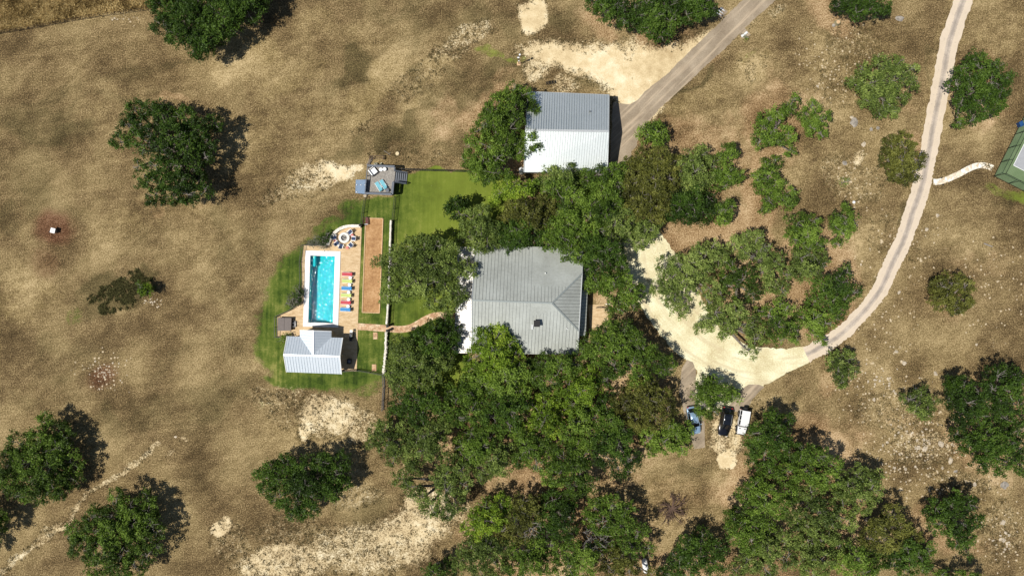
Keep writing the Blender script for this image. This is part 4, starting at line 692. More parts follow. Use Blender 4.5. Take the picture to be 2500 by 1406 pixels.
for p in (ne.lerp(sw, .05), se.lerp(nw, .05), ne.lerp(sw, .05).lerp(se.lerp(nw, .05), .5), aw.lerp(ae, .07)-Vector((0, .3, 0)), ae.lerp(aw, .07)-Vector((0, .3, 0))):
    MB().box((p.x, p.y, EH/2-.05), (.22, .22, EH-.12)).build('post', M_wall, ph)
window(ph, (cw[0][0]+2.6, cw[0][1]+.02, 1.6), 1.2, 1.0, 0, 1); window(ph, (cw[3][0]+2.6, cw[3][1]-.02, 1.6), 1.2, 1.0, 0, -1)
# ---------------------------------------------------------------- pool terrace, pool
t = NT('tan_concrete'); f = t.noise(1.6, 7, .7, t.mapv(t.pos(), (.6, 1.6, 1))); g = t.noise(7, 5, .7)
t.fin(t.ramp(t.math('ADD', t.math('MULTIPLY', f, .65), t.math('MULTIPLY', g, .35)), [(.34, (.42, .28, .145)), (.48, (.57, .41, .23)), (.62, (.70, .54, .34))]), .85, 0, .25); t.bump(g, .2, .02); M_patio = t.m
patio_px = [(742, 599), (770, 600), (803, 601), (812, 583), (826, 567), (845, 557), (883, 555), (880, 640), (877, 700), (874, 790), (871, 906), (836, 906), (705, 905), (703, 825), (678, 822), (677, 773), (712, 757), (728, 742), (735, 738), (738, 690), (736, 640)]
tag(MB().sheet(wp(patio_px), .05, [wp(pool_mid)]).build('patio', M_patio), kind='structure')
pool = thing('swimming_pool', 'rectangular swimming pool with white coping and sun glitter on turquoise water', 'pool', W(785, 706))
M_cop = simple('white_coping', (.78, .77, .74), .7, 0, .05, 3)
pin = wp(pool_in); pout = wp(pool_out); mc = MB(); n = 4
mc.add([(p.x, p.y, .14) for p in pout]+[(p.x, p.y, .14) for p in pin]+[(p.x, p.y, 0) for p in pout]+[(p.x, p.y, .04) for p in pin],
       [(i, i+4, (i+1) % 4+4, (i+1) % 4) for i in range(4)]+[(i, (i+1) % 4, (i+1) % 4+8, i+8) for i in range(4)]+[(i+4, i+12, (i+1) % 4+12, (i+1) % 4+4) for i in range(4)])
cop = mc.build('coping', M_cop, pool)
for px_, py_ in ((773, 619.5), (787.5, 619.5)): MB().cyl(W(px_, py_), .14, .14, .15, 14).build('skimmer_lid', M_trim, cop)
D_ = -1.55; out4 = [pin[i]+(pin[i]-(pin[0]+pin[2])/2).normalized()*.02 for i in range(4)]; mb_ = MB()
mb_.add([(p.x, p.y, .03) for p in out4]+[(p.x, p.y, D_) for p in out4], [(4, 5, 6, 7)[::-1]]+[(i, (i+1) % 4, (i+1) % 4+4, i+4) for i in range(4)])
t = NT('pool_plaster'); f = t.noise(3, 5, .6); t.fin(t.ramp(f, [(.3, (.035, .42, .48)), (.7, (.065, .58, .62))]), .6); M_plaster = t.m
mb_.build('basin', M_plaster, pool)
a, b = pin[0], pin[1]; dn = (pin[3]-pin[0]).normalized(); ri = (b-a).normalized()
def pq(u, v, z): p = a+ri*u+dn*v; return (p.x, p.y, z)
Wd = (b-a).length; Ln = (pin[3]-pin[0]).length
MB().prism([pq(.02, .02, 0), pq(.7, .02, 0), pq(.7, 1.8, 0), pq(.02, 1.8, 0)], D_+.01, -.5).build('bench_ledge', M_plaster, pool)
for k, (u0, z1) in enumerate(((2.6, -1.2), (3.0, -.85), (3.5, -.5))): MB().prism([pq(u0, Ln-2.9+.25*k, 0), pq(Wd-.02, Ln-2.9+.25*k, 0), pq(Wd-.02, Ln-.04-.01*k, 0), pq(u0, Ln-.04-.01*k, 0)], D_+.01+.002*k, z1).build('step', M_plaster, pool)
# rippled water: real small waves, a clear tinted sheet that mirrors the sun
nu, nv_ = 130, 350; U, V_ = np.meshgrid(np.linspace(.0, Wd, nu), np.linspace(.0, Ln, nv_), indexing='ij')
rngw = np.random.default_rng(5); Z = np.zeros_like(U)
for k in range(34):
    lam = rngw.uniform(.26, .66); th_ = rngw.uniform(0, 6.28); am = .0044*lam*rngw.uniform(.6, 1.3); Z += am*np.sin(2*math.pi/lam*(U*math.cos(th_)+V_*math.sin(th_))+rngw.uniform(0, 6.28))
wvx = a.x+ri.x*U+dn.x*V_; wvy = a.y+ri.y*U+dn.y*V_; wi = np.arange(nu*nv_).reshape(nu, nv_)
wf = np.stack([wi[:-1, :-1], wi[:-1, 1:], wi[1:, 1:], wi[1:, :-1]], -1).reshape(-1, 4)
wV = np.stack([wvx-pool.location.x, wvy-pool.location.y, Z-.03], -1).reshape(-1, 3)
t = NT('pool_water'); tr = t.n('ShaderNodeBsdfTransparent'); tr.inputs[0].default_value = (.30, .93, .96, 1); gl = t.n('ShaderNodeBsdfGlossy'); gl.inputs['Roughness'].default_value = .045
fr = t.n('ShaderNodeFresnel'); fr.inputs['IOR'].default_value = 1.33; ms_ = t.n('ShaderNodeMixShader'); t.l(fr.outputs[0], ms_.inputs[0]); t.l(tr.outputs[0], ms_.inputs[1]); t.l(gl.outputs[0], ms_.inputs[2]); t.l(ms_.outputs[0], t.out.inputs[0])
np_mesh('water', wV, wf[:, ::-1], t.m, pool, smooth=True)
q = Vector(pq(-.35, Ln+.25, .14)); lf = MB(); [lf.tube([q+Vector((dx, 0, 0)), q+Vector((dx, 0, .5)), q+Vector((dx+.35, .35, .6)), q+Vector((dx+.6, .6, -.1))], .025, 6) for dx in (0, .35)]; lf.build('handrail', M_trim, pool)
# ---------------------------------------------------------------- paths, courts on the lawn
t = NT('flagstone_path'); vo = t.n('ShaderNodeTexVoronoi', feature='DISTANCE_TO_EDGE'); vo.inputs['Scale'].default_value = 1.6; t.l(t.pos(), vo.inputs['Vector']); f = t.noise(1.2, 4, .6)
c = t.ramp(f, [(.35, (.40, .22, .12)), (.5, (.58, .38, .22)), (.65, (.72, .56, .38))]); c = t.mix(t.step(vo.outputs[0], .04, .015), c, (.28, .18, .10)); t.fin(c, .85); M_flag = t.m
def ribbon(cl, wd, z, samples=10):
    pts = [Vector((p[0], p[1])) for p in cl]; L, R = [], []
    for i in range(len(pts)-1):
        for q in range(samples):
            f = q/samples; p = cat(i, f, pts); d = (cat(i, min(f+.05, 1), pts)-cat(i, f-.05, pts)).normalized(); nn = Vector((-d.y, d.x)); w_ = wd*(1+.05*(random.random()-.5))
            L.append(p+nn*w_/2); R.append(p-nn*w_/2)
    p = pts[-1]; L.append(p+nn*wd/2); R.append(p-nn*wd/2); n = len(L)
    return [W(p.x, p.y, z) for p in L]+[W(p.x, p.y, z) for p in R], [(i+n, i+n+1, i+1, i) for i in range(n-1)], L, R
v, f, _, _ = ribbon([(873, 797), (905, 799), (945, 802), (975, 804), (998, 801), (1018, 792), (1040, 779), (1062, 771), (1088, 770), (1112, 773)], 16.5, .055); m = MB(); m.add(v, f)
me_o = m.build('path', M_flag); tag(me_o, kind='structure')
t = NT('sand_court'); f = t.noise(2.5, 7, .75); g = t.noise(.5, 4, .6); t.fin(t.ramp(t.math('ADD', t.math('MULTIPLY', f, .6), t.math('MULTIPLY', g, .4)), [(.36, (.27, .135, .055)), (.5, (.42, .235, .10)), (.62, (.55, .34, .17))]), .95); t.bump(f, .3, .03)
bc = wp([(893, 533), (935, 534), (926.5, 764), (884.5, 762.5)]); boc = thing('bocce_court', 'long orange-brown sand bocce court with pale timber border', 'bocce court', (bc[0]+bc[2])/2)
MB().sheet(bc, .04).build('sand_bed', t.m, boc); M_tim = simple('pale_timber', (.60, .40, .22), .8, 0, .2, 4)
for i in range(4): a_, b_ = bc[i], bc[(i+1) % 4]; MB().beam(a_+Vector((0, 0, .07)), b_+Vector((0, 0, .07)), .14, .14).build('border_board', M_tim, boc)
for (x, y, lb) in ((916.3, 819.5, 'upper tan paving pad in the lawn right of the pool house'), (913.5, 897.5, 'lower tan paving pad in the lawn near the corner fence')):
    p = W(x, y); o = thing('stepping_pad', lb, 'paving pad', p); m = MB(); m.box((p.x, p.y, .04), (.62, 1.05, .08)); m.build('slab', M_flag, o); e = MB()
    [e.box((p.x+dx, p.y+dy, .05), (sx, sy, .1)) for dx, dy, sx, sy in ((-.33, 0, .06, 1.15), (.33, 0, .06, 1.15), (0, -.55, .6, .06), (0, .55, .6, .06))]; e.build('edging', M_tim, o)
# ---------------------------------------------------------------- stone walls
def stone_wall(cl, wd, hts, label, cat_='wall', rough=.02, sm=8, name='stone_wall', seed=2):
    v, f, L, R = ribbon(cl, wd, 0, sm); n = len(L); rnd = random.Random(seed); vs, fs = [], []
    for i in range(n):
        h_ = hts[0]+(hts[1]-hts[0])*i/(n-1)+rnd.uniform(-rough, rough)
        for p in (L[i], R[i]):
            q = W(p.x, p.y); q.x += rnd.uniform(-rough, rough); vs += [(q.x, q.y, 0), (q.x, q.y, h_)]
    for i in range(n-1): k = 4*i; fs += [(k+1, k+3, k+7, k+5), (k, k+1, k+5, k+4), (k+2, k+6, k+7, k+3)]
    fs += [(0, 2, 3, 1), (4*n-4, 4*n-3, 4*n-1, 4*n-2)]; m = MB(); m.add(vs, fs); o = m.build(name, M_stone); return tag(o, label, cat_)
stone_wall([(956, 539), (954, 600), (951, 690), (948, 760), (945.5, 791)], 5, (.75, .75), 'long straight white limestone wall between sand court and house lawn', sm=10)
stone_wall([(944.5, 808), (943, 850), (940, 880), (937.5, 913)], 6, (.7, .45), 'rough lower stretch of limestone wall below the stone path', rough=.09, sm=14)
stone_wall([(801, 600), (806, 588), (813, 576), (823, 565), (837, 557), (855, 553), (882, 553)], 7, (.5, .7), 'curved white limestone wall behind the fire pit', rough=.03, sm=8)
for (x, y, lb) in ((945, 795, 'upper black lantern pillar at the gap in the limestone wall'), (944.5, 806, 'lower black lantern pillar at the gap in the limestone wall'), (883.5, 551.5, 'black post at the right end of the curved wall')):
    p = W(x+(4 if x > 900 else 0), y); o = thing('gate_pillar', lb, 'pillar', p); MB().box((p.x, p.y, .65), (.3, .3, 1.3)).build('shaft', M_black, o); m = MB(); m.box((p.x, p.y, 1.36), (.42, .42, .1)); m.box((p.x, p.y, 1.55), (.2, .2, .3), 0, 0, .6); m.build('lantern', M_black, o)
# ---------------------------------------------------------------- fences
def fence(pts, h, label, sp=2.2, z0=0.0, rails=(.12, 1.0), pick=.14, mat=None, name='metal_fence', rad=.022, cap=.05, post=.06):
    P_ = [W(p[0], p[1]) for p in pts]; mat = mat or M_black; c = sum(P_, Vector())/len(P_); c.z = 0; o = thing(name, label, 'fence', c); mr_ = MB(); mp = MB()
    for a_, b_ in zip(P_, P_[1:]):
        L = (b_-a_).length; k = max(1, round(L/sp)); d = (b_-a_)/L
        for q in range(k+(1 if b_ == P_[-1] else 0)):
            p = a_+(b_-a_)*q/k; MB().box((p.x, p.y, z0+(h+.08)/2), (post, post, h+.08), math.atan2(d.y, d.x)).build('post', mat, o)
        for r in rails: mr_.beam(a_+Vector((0, 0, z0+h*r)), b_+Vector((0, 0, z0+h*r)), cap, .05)
        if pick:
            for q in range(int(L/pick)): p = a_+d*(q+.5)*pick; mp.box((p.x, p.y, z0+h*.55), (rad, rad, h*.86), math.atan2(d.y, d.x))
    mr_.build('rail', mat, o)
    if pick: mp.build('pickets', mat, o)
    return o
fence([(966, 482), (960.5, 540)], 1.4, 'black metal fence from the deck down to the long stone wall')
fence([(959.5, 541), (957.5, 600), (954.5, 690), (951.5, 760), (949, 792)], 1.4, 'black metal fence along the right side of the long stone wall')
fence([(948, 809), (946.5, 850), (943, 912)], 1.3, 'black metal fence along the rough lower stretch of wall')
fence([(893, 484), (888, 520), (884, 549)], 1.3, 'black metal fence from the deck to the curved wall end')
fence([(978, 416), (1060, 418), (1130, 420), (1200, 422), (1278, 424)], 1.4, 'black metal fence along the top of the lawn toward the barn', cap=.08)
fence([(800, 601), (770, 599.5), (741, 598.5), (736, 640), (737, 690), (734, 738), (710, 757), (677, 772)], 1.2, 'black metal fence round the left side of the pool terrace')
fence([(676, 774), (676, 822), (706, 824)], 1.2, 'black metal fence round the hot tub corner')
fence([(836, 906), (873, 903), (905, 908), (936, 914)], 1.2, 'black metal fence from the pool house to the end of the stone wall', post=.08)
fence([(938, 914), (939, 945), (937, 975), (936, 1000)], 1.4, 'grey-black metal fence running down into the wood', cap=.12)
fence([(-60, 94), (0, 84), (100, 68), (200, 49), (300, 35), (352, 28), (420, 12), (480, -10)], 1.2, 'thin wire fence on slanting posts along the rough meadow', 2.9, rails=(.3, .6, .95), pick=0, mat=simple('rusty_post', (.05, .035, .025), .8), cap=.02, name='wire_fence')
fence([(1455, 751), (1481, 751)], 1.1, 'short dark railing across the tan terrace right of the house', 1.0)
# ---------------------------------------------------------------- terrace right of the house
tag(MB().sheet(wp([(1436, 744), (1496, 743), (1495, 752), (1483, 760), (1486, 800), (1440, 800)]), .03).build('terrace', M_patio), kind='structure')
v, f, L, R = ribbon([(1487, 752), (1500, 752), (1515, 758), (1522, 764)], 2.6, 0); m = MB(); n = len(L)
m.prism([tuple(W(p.x, p.y))[:2] for p in L]+[tuple(W(p.x, p.y))[:2] for p in R[::-1]], 0, .18); tag(m.build('kerb', M_stone), 'curved white kerb of the front walk by the shaded bed', 'kerb')
tag(MB().prism([tuple(W(*p))[:2] for p in ((1478, 741), (1490, 741.5), (1490, 743.6), (1478, 743.3))], .03, .3).build('low_wall', M_stone), 'short white garden edging at the top of the tan terrace', 'edging')
# ---------------------------------------------------------------- viewing deck
M_board = simple('deck_board', (.30, .275, .24), .8, 0, .35, 3); M_rail = simple('grey_rail', (.115, .13, .155), .6, 0, .12); M_bluemetal = metal_mat('blue_steel_roof', (.07, .115, .18), (.11, .165, .24), .45, .4)
DH = 1.4; dc = [W(900, 407, DH), W(966, 409.5, DH), W(961, 477, DH), (W(893.5, 474, DH))]
deck = thing('viewing_deck', 'raised grey timber deck with wide railing and stairs at the lawn corner', 'deck', (dc[0]+dc[2])/2*Vector((1, 1, 0)) if False else ((dc[0].x+dc[2].x)/2, (dc[0].y+dc[2].y)/2, 0))
ux = (dc[1]-dc[0]).normalized(); uy = (dc[3]-dc[0]).normalized(); Lx, Ly = (dc[1]-dc[0]).length, (dc[3]-dc[0]).length
def dq(u, v, z): p = dc[0]+ux*u+uy*v; return Vector((p.x, p.y, z))
m = MB(); nb = int(Ly/.145)
for k in range(nb):
    v0, v1 = k*Ly/nb+.006, (k+1)*Ly/nb-.006; m.prism([tuple(dq(*q, 0))[:2] for q in ((0, v0), (Lx, v0), (Lx, v1), (0, v1))], DH-.04, DH+random.uniform(-.002, .002))
m.build('floor_boards', M_board, deck)
m = MB(); m.prism([tuple(dq(*q, 0))[:2] for q in ((.02, .02), (Lx-.02, .02), (Lx-.02, Ly-.02), (.02, Ly-.02))], DH-.3, DH-.045)
m.build('joist_frame', M_rail, deck)
m = MB(); m.prism([tuple(dq(*q, 0))[:2] for q in ((.15, .15), (Lx-.15, .15), (Lx-.15, Ly-.15), (.15, Ly-.15))], 0, DH-.31); m.build('skirting', M_siding, deck)
RT = DH+1.0
def railing(u0, v0, u1, v1, wide=.34, solid=True, tag_='railing'):
    p, q = dq(u0, v0, RT), dq(u1, v1, RT); o = MB().beam(p, q, wide, .06).build('handrail', M_rail, deck); k = max(2, round((q-p).length/1.4))
    mm = MB()
    for i in range(k+1): s_ = p.lerp(q, i/k); MB().box((s_.x, s_.y, DH+.48), (.1, .1, .96)).build('rail_post', M_rail, o)
    if solid:
        for zz in (.25, .5, .75): mm.beam(p.lerp(q, .01)+Vector((0, 0, zz-1)), q.lerp(p, .01)+Vector((0, 0, zz-1)), .04, .14)
    else:
        for zz in (.3, .6): mm.beam(p+Vector((0, 0, zz-1)), q+Vector((0, 0, zz-1)), .02, .03)
    mm.build('rail_slats', M_rail, o)
railing(0, 0, Lx, 0); railing(-.0, Ly, Lx, Ly); railing(Lx, 2.55, Lx, Ly, .36); railing(0, .2, 0, Ly-.2, .10, False); railing(Lx, 0, Lx, .55, .2)
for k in range(6):
    z = DH-.2*(k+1); u0 = Lx+.05+.30*k; MB().prism([tuple(dq(*q, 0))[:2] for q in ((u0, .75), (u0+.27, .75), (u0+.27, 2.4), (u0, 2.4))], z-.05, z).build('stair_tread', M_rail, deck)
    MB().prism([tuple(dq(*q, 0))[:2] for q in ((u0+.24, .75), (u0+.268, .75), (u0+.268, 2.4), (u0+.24, 2.4))], max(0, z-.2), z-.055).build('stair_riser', M_siding, deck)
for v0 in (.66, 2.5): MB().beam(dq(Lx, v0, RT), dq(Lx+1.95, v0, RT-1.3), .2, .06).build('stair_rail', M_rail, deck); MB().beam(dq(Lx, v0, DH-.1), dq(Lx+1.9, v0, .1), .06, .25).build('stringer', M_rail, deck); p = dq(Lx+1.9, v0, .5); MB().box(p, (.1, .1, 1.0)).build('rail_post', M_rail, deck)
# lean-to shed
sp = [W(868.5, 439, 1.9), W(895, 439, 2.2), W(893, 474, 2.2), W(867.5, 471.5, 1.9)]; shed = thing('lean_to_shed', 'small lean-to with dark blue metal roof on the left side of the deck', 'shed', ((sp[0].x+sp[2].x)/2, (sp[0].y+sp[2].y)/2, 0))
ms, mr = MB(), MB(); facet(ms, mr, sp, (1, 0), .4, .05, (.03, .03)); o = ms.build('roof', M_bluemetal, shed); mr.build('seams', M_bluemetal, o)
il = inset([tuple(p) for p in sp], .12); MB().prism([(p[0], p[1]) for p in il], 0, 1.82).build('wall', M_siding, shed)
for px_, py_ in ((871, 451.5), (881.5, 451.8), (892, 452.5), (870.5, 469)): p = W(px_, py_, 2.08); MB().box((p.x, p.y, 2.0+(p.x-sp[0].x)*.15), (.13, .13, .12)).build('roof_bracket', M_white, o)
# ---------------------------------------------------------------- furniture builders (local coordinates, head end toward +x)
def chaise(name, label, col, bright, loc, rz, group, L=1.95, wd=.62, back=.62, ang=38):
    o = thing(name, label, 'sun lounger', loc, rz, group); fr = M_white if name != 'teal' else M_white
    c1 = simple('sling_'+col, bright, .7, 0, .06); m = MB(); m.box((-L/2+(L-back)/2, 0, .32), (L-back, wd-.06, .07)); m.build('seat', c1, o, True)
    a_ = math.radians(ang); bx_ = L/2-back; m = MB(); m.box((bx_+math.cos(a_)*back/2, 0, .32+math.sin(a_)*back/2), (back, wd-.06, .07), 0, -a_); m.build('backrest', c1, o, True)
    m = MB(); m.box((bx_+math.cos(a_)*back*.82, 0, .38+math.sin(a_)*back*.82), (.16, wd-.14, .09), 0, -a_); m.build('head_pillow', c1, o, True)
    for s_ in (-1, 1): m = MB(); m.box((0, s_*wd/2, .27), (L, .05, .06)); m.box((.15, s_*(wd/2), .5), (.5, .05, .03)) if name != 'x' else None; m.build('side_rail', fr, o, True)
    for x in (-L/2+.12, L/2-.12):
        for y in (-wd/2, wd/2): MB().box((x, y, .125), (.05, .05, .25)).build('leg', fr, o, True)
    return o
G = 'sun loungers in a row on the right side of the pool'
cols = {'red': (.50, .06, .075), 'lime': (.50, .58, .17), 'blue': (.04, .24, .52)}
for i, (x, y, cn, lb) in enumerate([(850.5, 669.7, 'red', 'red sun lounger farthest from the pool house, topmost in the poolside row'), (850.3, 686.6, 'lime', 'lime green sun lounger between the top red lounger and the upper blue one'),
    (849, 704, 'blue', 'blue sun lounger between the two lime green ones'), (848, 721, 'lime', 'lime green sun lounger between the upper blue and the lower red lounger'),
    (847, 738.5, 'red', 'red sun lounger second from the pool house'), (846, 755.4, 'blue', 'blue sun lounger nearest the pool house, last in the poolside row')]):
    p = W(x, y); p.z = .05; chaise('sun_lounger', lb, cn, cols[cn], p, math.radians(-2), G)
proto = None
for (x, y, lb) in ((856.6, 678.3, 'white round side table below the topmost red lounger'), (854.8, 695.4, 'white round side table above the upper blue lounger'), (852.7, 713.6, 'white round side table below the upper blue lounger'), (852.5, 731, 'white round side table above the lower red lounger'), (851.2, 747.6, 'white round side table above the lowest blue lounger')):
    p = W(x, y); p.z = .05
    if proto is None:
        proto = thing('side_table', lb, 'side table', p, 0, 'white side tables between the poolside loungers'); MB().cyl((0, 0), .28, .40, .45, 20).build('table_top', M_white, proto, True); MB().cyl((0, 0), .2, 0, .4, 16, .13).build('pedestal', M_white, proto, True); o = proto
    else: o = copy_tree(proto)
    o.location = p; o['label'] = lb
# fire pit
p = W(841.5, 581); fp = thing('fire_pit', 'round white stone fire pit with a dark centre full of ash', 'fire pit', p); M_fp = simple('white_stone_ring', (.74, .72, .66), .85, 0, .1, 5)
MB().lathe((p.x, p.y, .05), [(.9, 0), (.9, .45), (.52, .45), (.5, .12)], 36).build('stone_ring', M_fp, fp); MB().cyl(p, .51, .06, .17, 28).build('ash_bed', simple('ash', (.30, .28, .25), .95, 0, .5, 9), fp); MB().tube([p+Vector((-.3, .2, .24)), p+Vector((.25, -.05, .24))], .05, 7).build('charred_log', M_black, fp); MB().tube([p+Vector((-.25, -.2, .24)), p+Vector((.2, .25, .27))], .045, 7).build('charred_log', M_seam, fp)
M_navy = simple('navy_cushion', (.035, .06, .13), .85, 0, .15, 20)
def adiron(label, loc, rz):
    o = thing('patio_chair', label, 'chair', loc, rz, 'white chairs with navy cushions round the fire pit')         # looks toward -x
    m = MB(); m.box((-.02, 0, .33), (.62, .58, .04), 0, -.12); m.build('seat', M_white, o, True); m = MB()
    for k in range(5): m.box((.40, -.24+.12*k, .66), (.72, .1, .025), 0, -1.15)
    m.build('backrest', M_white, o, True); MB().box((-.03, 0, .41), (.52, .46, .1), 0, -.12).build('seat_cushion', M_navy, o, True); MB().box((.31, 0, .62), (.46, .44, .09), 0, -1.15).build('back_cushion', M_navy, o, True)
    for s_ in (-1, 1):
        MB().box((0, s_*.35, .55), (.72, .12, .03)).build('armrest', M_white, o, True)
        for x in (-.3, .3): MB().box((x, s_*.33, .27), (.07, .05, .54)).build('leg', M_white, o, True)
    return o
ctr = W(841.5, 581)
for (x, y, lb) in ((855.5, 568, 'white chair with navy cushion at the upper right of the fire pit'), (864, 583, 'white chair with navy cushion directly right of the fire pit'), (857.5, 598, 'white chair with navy cushion at the lower right of the fire pit'), (834.5, 600.5, 'white chair with navy cushion directly below the fire pit'), (825, 594.5, 'white chair with navy cushion at the lower left of the fire pit'), (818, 580, 'white chair with navy cushion directly left of the fire pit, against the curved wall')):
    p = W(x, y); p.z = .05; d = p-ctr; adiron(lb, p, math.atan2(d.y, d.x))
proto = None; M_pink = simple('coral_paint', (.62, .17, .14), .5, 0, .08)
for (x, y, lb) in ((861, 575.3, 'coral side table between the two right-hand chairs of the fire pit'), (819.5, 588, 'coral side table between the two left-hand chairs of the fire pit'), (849.2, 605.3, 'coral side table below the fire pit')):
    p = W(x, y); p.z = .05
    if proto is None: proto = o = thing('side_table', lb, 'side table', p, 0, 'coral side tables round the fire pit'); MB().cyl((0, 0), .25, .42, .46, 18).build('table_top', M_pink, o, True); MB().cyl((0, 0), .17, 0, .42, 14, .12).build('pedestal', M_pink, o, True)
    else: o = copy_tree(proto)
    o.location = p; o['label'] = lb
# bench on the sand court
p = W(895, 540); o = thing('bench', 'dark red slatted bench on the upper left corner of the sand court', 'bench', p, math.radians(2)); M_rw = simple('dark_red_wood', (.14, .03, .022), .6, 0, .3, 8); m = MB(); [m.box((-.08+.13*k, 0, .45), (.1, 1.2, .04)) for k in range(4)]; m.build('seat', M_rw, o, True)
m = MB(); [m.box((-.28-.03*k, 0, .62+.13*k), (.035, 1.2, .1)) for k in range(3)]; m.build('backrest', M_rw, o, True)
for y in (-.58, .58): m = MB(); m.box((.1, y, .22), (.5, .06, .44)); m.box((0, y, .66), (.6, .08, .04)); m.build('end_frame', M_white if y < 0 else M_black, o, True)
# hot tub
hc = [W(678.2, 775.5, .9), W(711.5, 776, .9), W(710.3, 807, .9), W(677.8, 807.6, .9)]; p = (hc[0]+hc[2])/2; ht = thing('hot_tub', 'square hot tub under a folded brown cover on the left end of the terrace', 'hot tub', (p.x, p.y, 0)); M_cov = simple('brown_vinyl', (.115, .09, .08), .6, 0, .15, 3)
MB().prism([(q.x, q.y) for q in inset([tuple(h_) for h_ in hc], .06)] if False else [(q[0], q[1]) for q in inset([tuple(h_) for h_ in hc], .06)], .05, .78).build('cabinet', simple('hot_tub_panel', (.05, .035, .03), .6), ht)
def lp(u, v): q = hc[0].lerp(hc[1], u).lerp(hc[3].lerp(hc[2], u), v); return (q.x, q.y)
for u0, u1 in ((0, .48), (.495, 1)): MB().prism([lp(u0, 0), lp(u1, 0), lp(u1, 1), lp(u0, 1)], .79, .92).build('cover_panel', M_cov, ht)
m = MB(); q = Vector((*lp(1, .5), .0)); m.box((q.x+.35, q.y, .15), (.5, 1.0, .3)); o = m.build('steps', simple('grey_plastic', (.2, .19, .19), .6), ht); q = Vector((*lp(1.0, .55), 0)); MB().tube([q+Vector((0, .3, .5)), q+Vector((.65, .3, .8)), q+Vector((.65, -.3, .8)), q+Vector((0, -.3, .5))], .03, 6).build('handrail', M_trim, ht)
# seats in the pool house shade
for (x, y, lb) in ((859.5, 819, 'dark outdoor grill with grey lid in the shade right of the pool house, upper'), (855, 881, 'dark outdoor armchair with grey cushion in the shade right of the pool house, lower')):
    p = W(x, y); p.z = .05; grill = 'grill' in lb; o = thing('outdoor_grill' if grill else 'patio_armchair', lb, 'grill' if grill else 'armchair', p, math.radians(-3)); MB().box((0, 0, .4), (.55, 1.1 if grill else .8, .7)).build('base', M_black, o, True)
    if grill: MB().lathe((0, 0, .76), [(.0, .32), (.16, .28), (.27, .12), (.29, 0)], 18).build('lid', M_trim, o, True); MB().box((0, .78, .78), (.45, .38, .04)).build('side_shelf', M_trim, o, True); MB().box((0, -.72, .78), (.45, .3, .04)).build('side_shelf', M_black, o, True)
    else: MB().box((.03, 0, .5+.29), (.42, .5, .12)).build('seat_cushion', simple('grey_cushion', (.2, .2, .22), .9), o, True); MB().box((-.24, 0, .95), (.1, .8, .5)).build('backrest', M_black, o, True); [MB().box((0, s_*.38, .85), (.5, .07, .2)).build('armrest', M_black, o, True) for s_ in (-1, 1)]
# deck furniture
M_teal = simple('teal_sling', (.14, .42, .50), .7, 0, .05)
for (x, y, lb) in ((926, 456.5, 'left teal sun lounger on the grey deck'), (937, 451.5, 'right teal sun lounger on the grey deck')):
    p = W(x, y, DH+.1); p.z = DH; o = chaise('sun_lounger', lb, 'teal', (.16, .44, .52), p, math.radians(-58), 'teal sun loungers on the deck', 1.75, .66, .5, 30)
p = W(945.5, 465, DH+.4); o = thing('side_table', 'round grey table beside the teal loungers on the deck', 'side table', (p.x, p.y, DH)); MB().cyl((0, 0), .31, .44, .48, 22).build('table_top', M_rail, o, True); MB().cyl((0, 0), .05, 0, .44, 10).build('stem', M_black, o, True); MB().cyl((0, 0), .2, 0, .03, 16).build('foot', M_black, o, True)
for (x, y, lb) in ((929.8, 414.3, 'left of two white round stools on the deck'), (938.8, 413.3, 'right of two white round stools on the deck')):
    p = W(x, y, DH+.4); o = thing('stool', lb, 'stool', (p.x, p.y, DH), 0, 'white round stools on the deck'); MB().lathe((0, 0, 0), [(.22, .02), (.27, .15), (.27, .34), (.31, .40), (.31, .46), (.0, .48)], 22).build('cushion', M_white, o, True); [MB().cyl((.15*math.cos(a_), .15*math.sin(a_)), .02, -.0, .05, 6).build('leg', M_black, o, True) for a_ in (0, 2.1, 4.2)]
p = W(910.5, 418.5, DH+.5); o = thing('patio_sofa', 'white cushioned double seat with black frame turned in the deck corner', 'sofa', (p.x, p.y, DH), math.radians(38))
m = MB(); m.box((0, -.05, .36), (1.15, .95, .18), 0); m.build('seat_cushion', M_white, o, True); m = MB(); m.box((-.46, -.0, .62), (.16, 1.0, .42), 0, -.15); m.build('back_cushion', M_white, o, True); m = MB(); m.box((0, 0, .22), (1.35, 1.15, .06)); m.build('frame', M_black, o, True)
[MB().box((.02, s_*.6, .5), (1.3, .08, .06)).build('armrest', M_white if s_ > 0 else M_black, o, True) for s_ in (-1, 1)]; [MB().box((x, y, .1), (.07, .07, .2)).build('leg', M_black, o, True) for x in (-.6, .6) for y in (-.5, .5)]
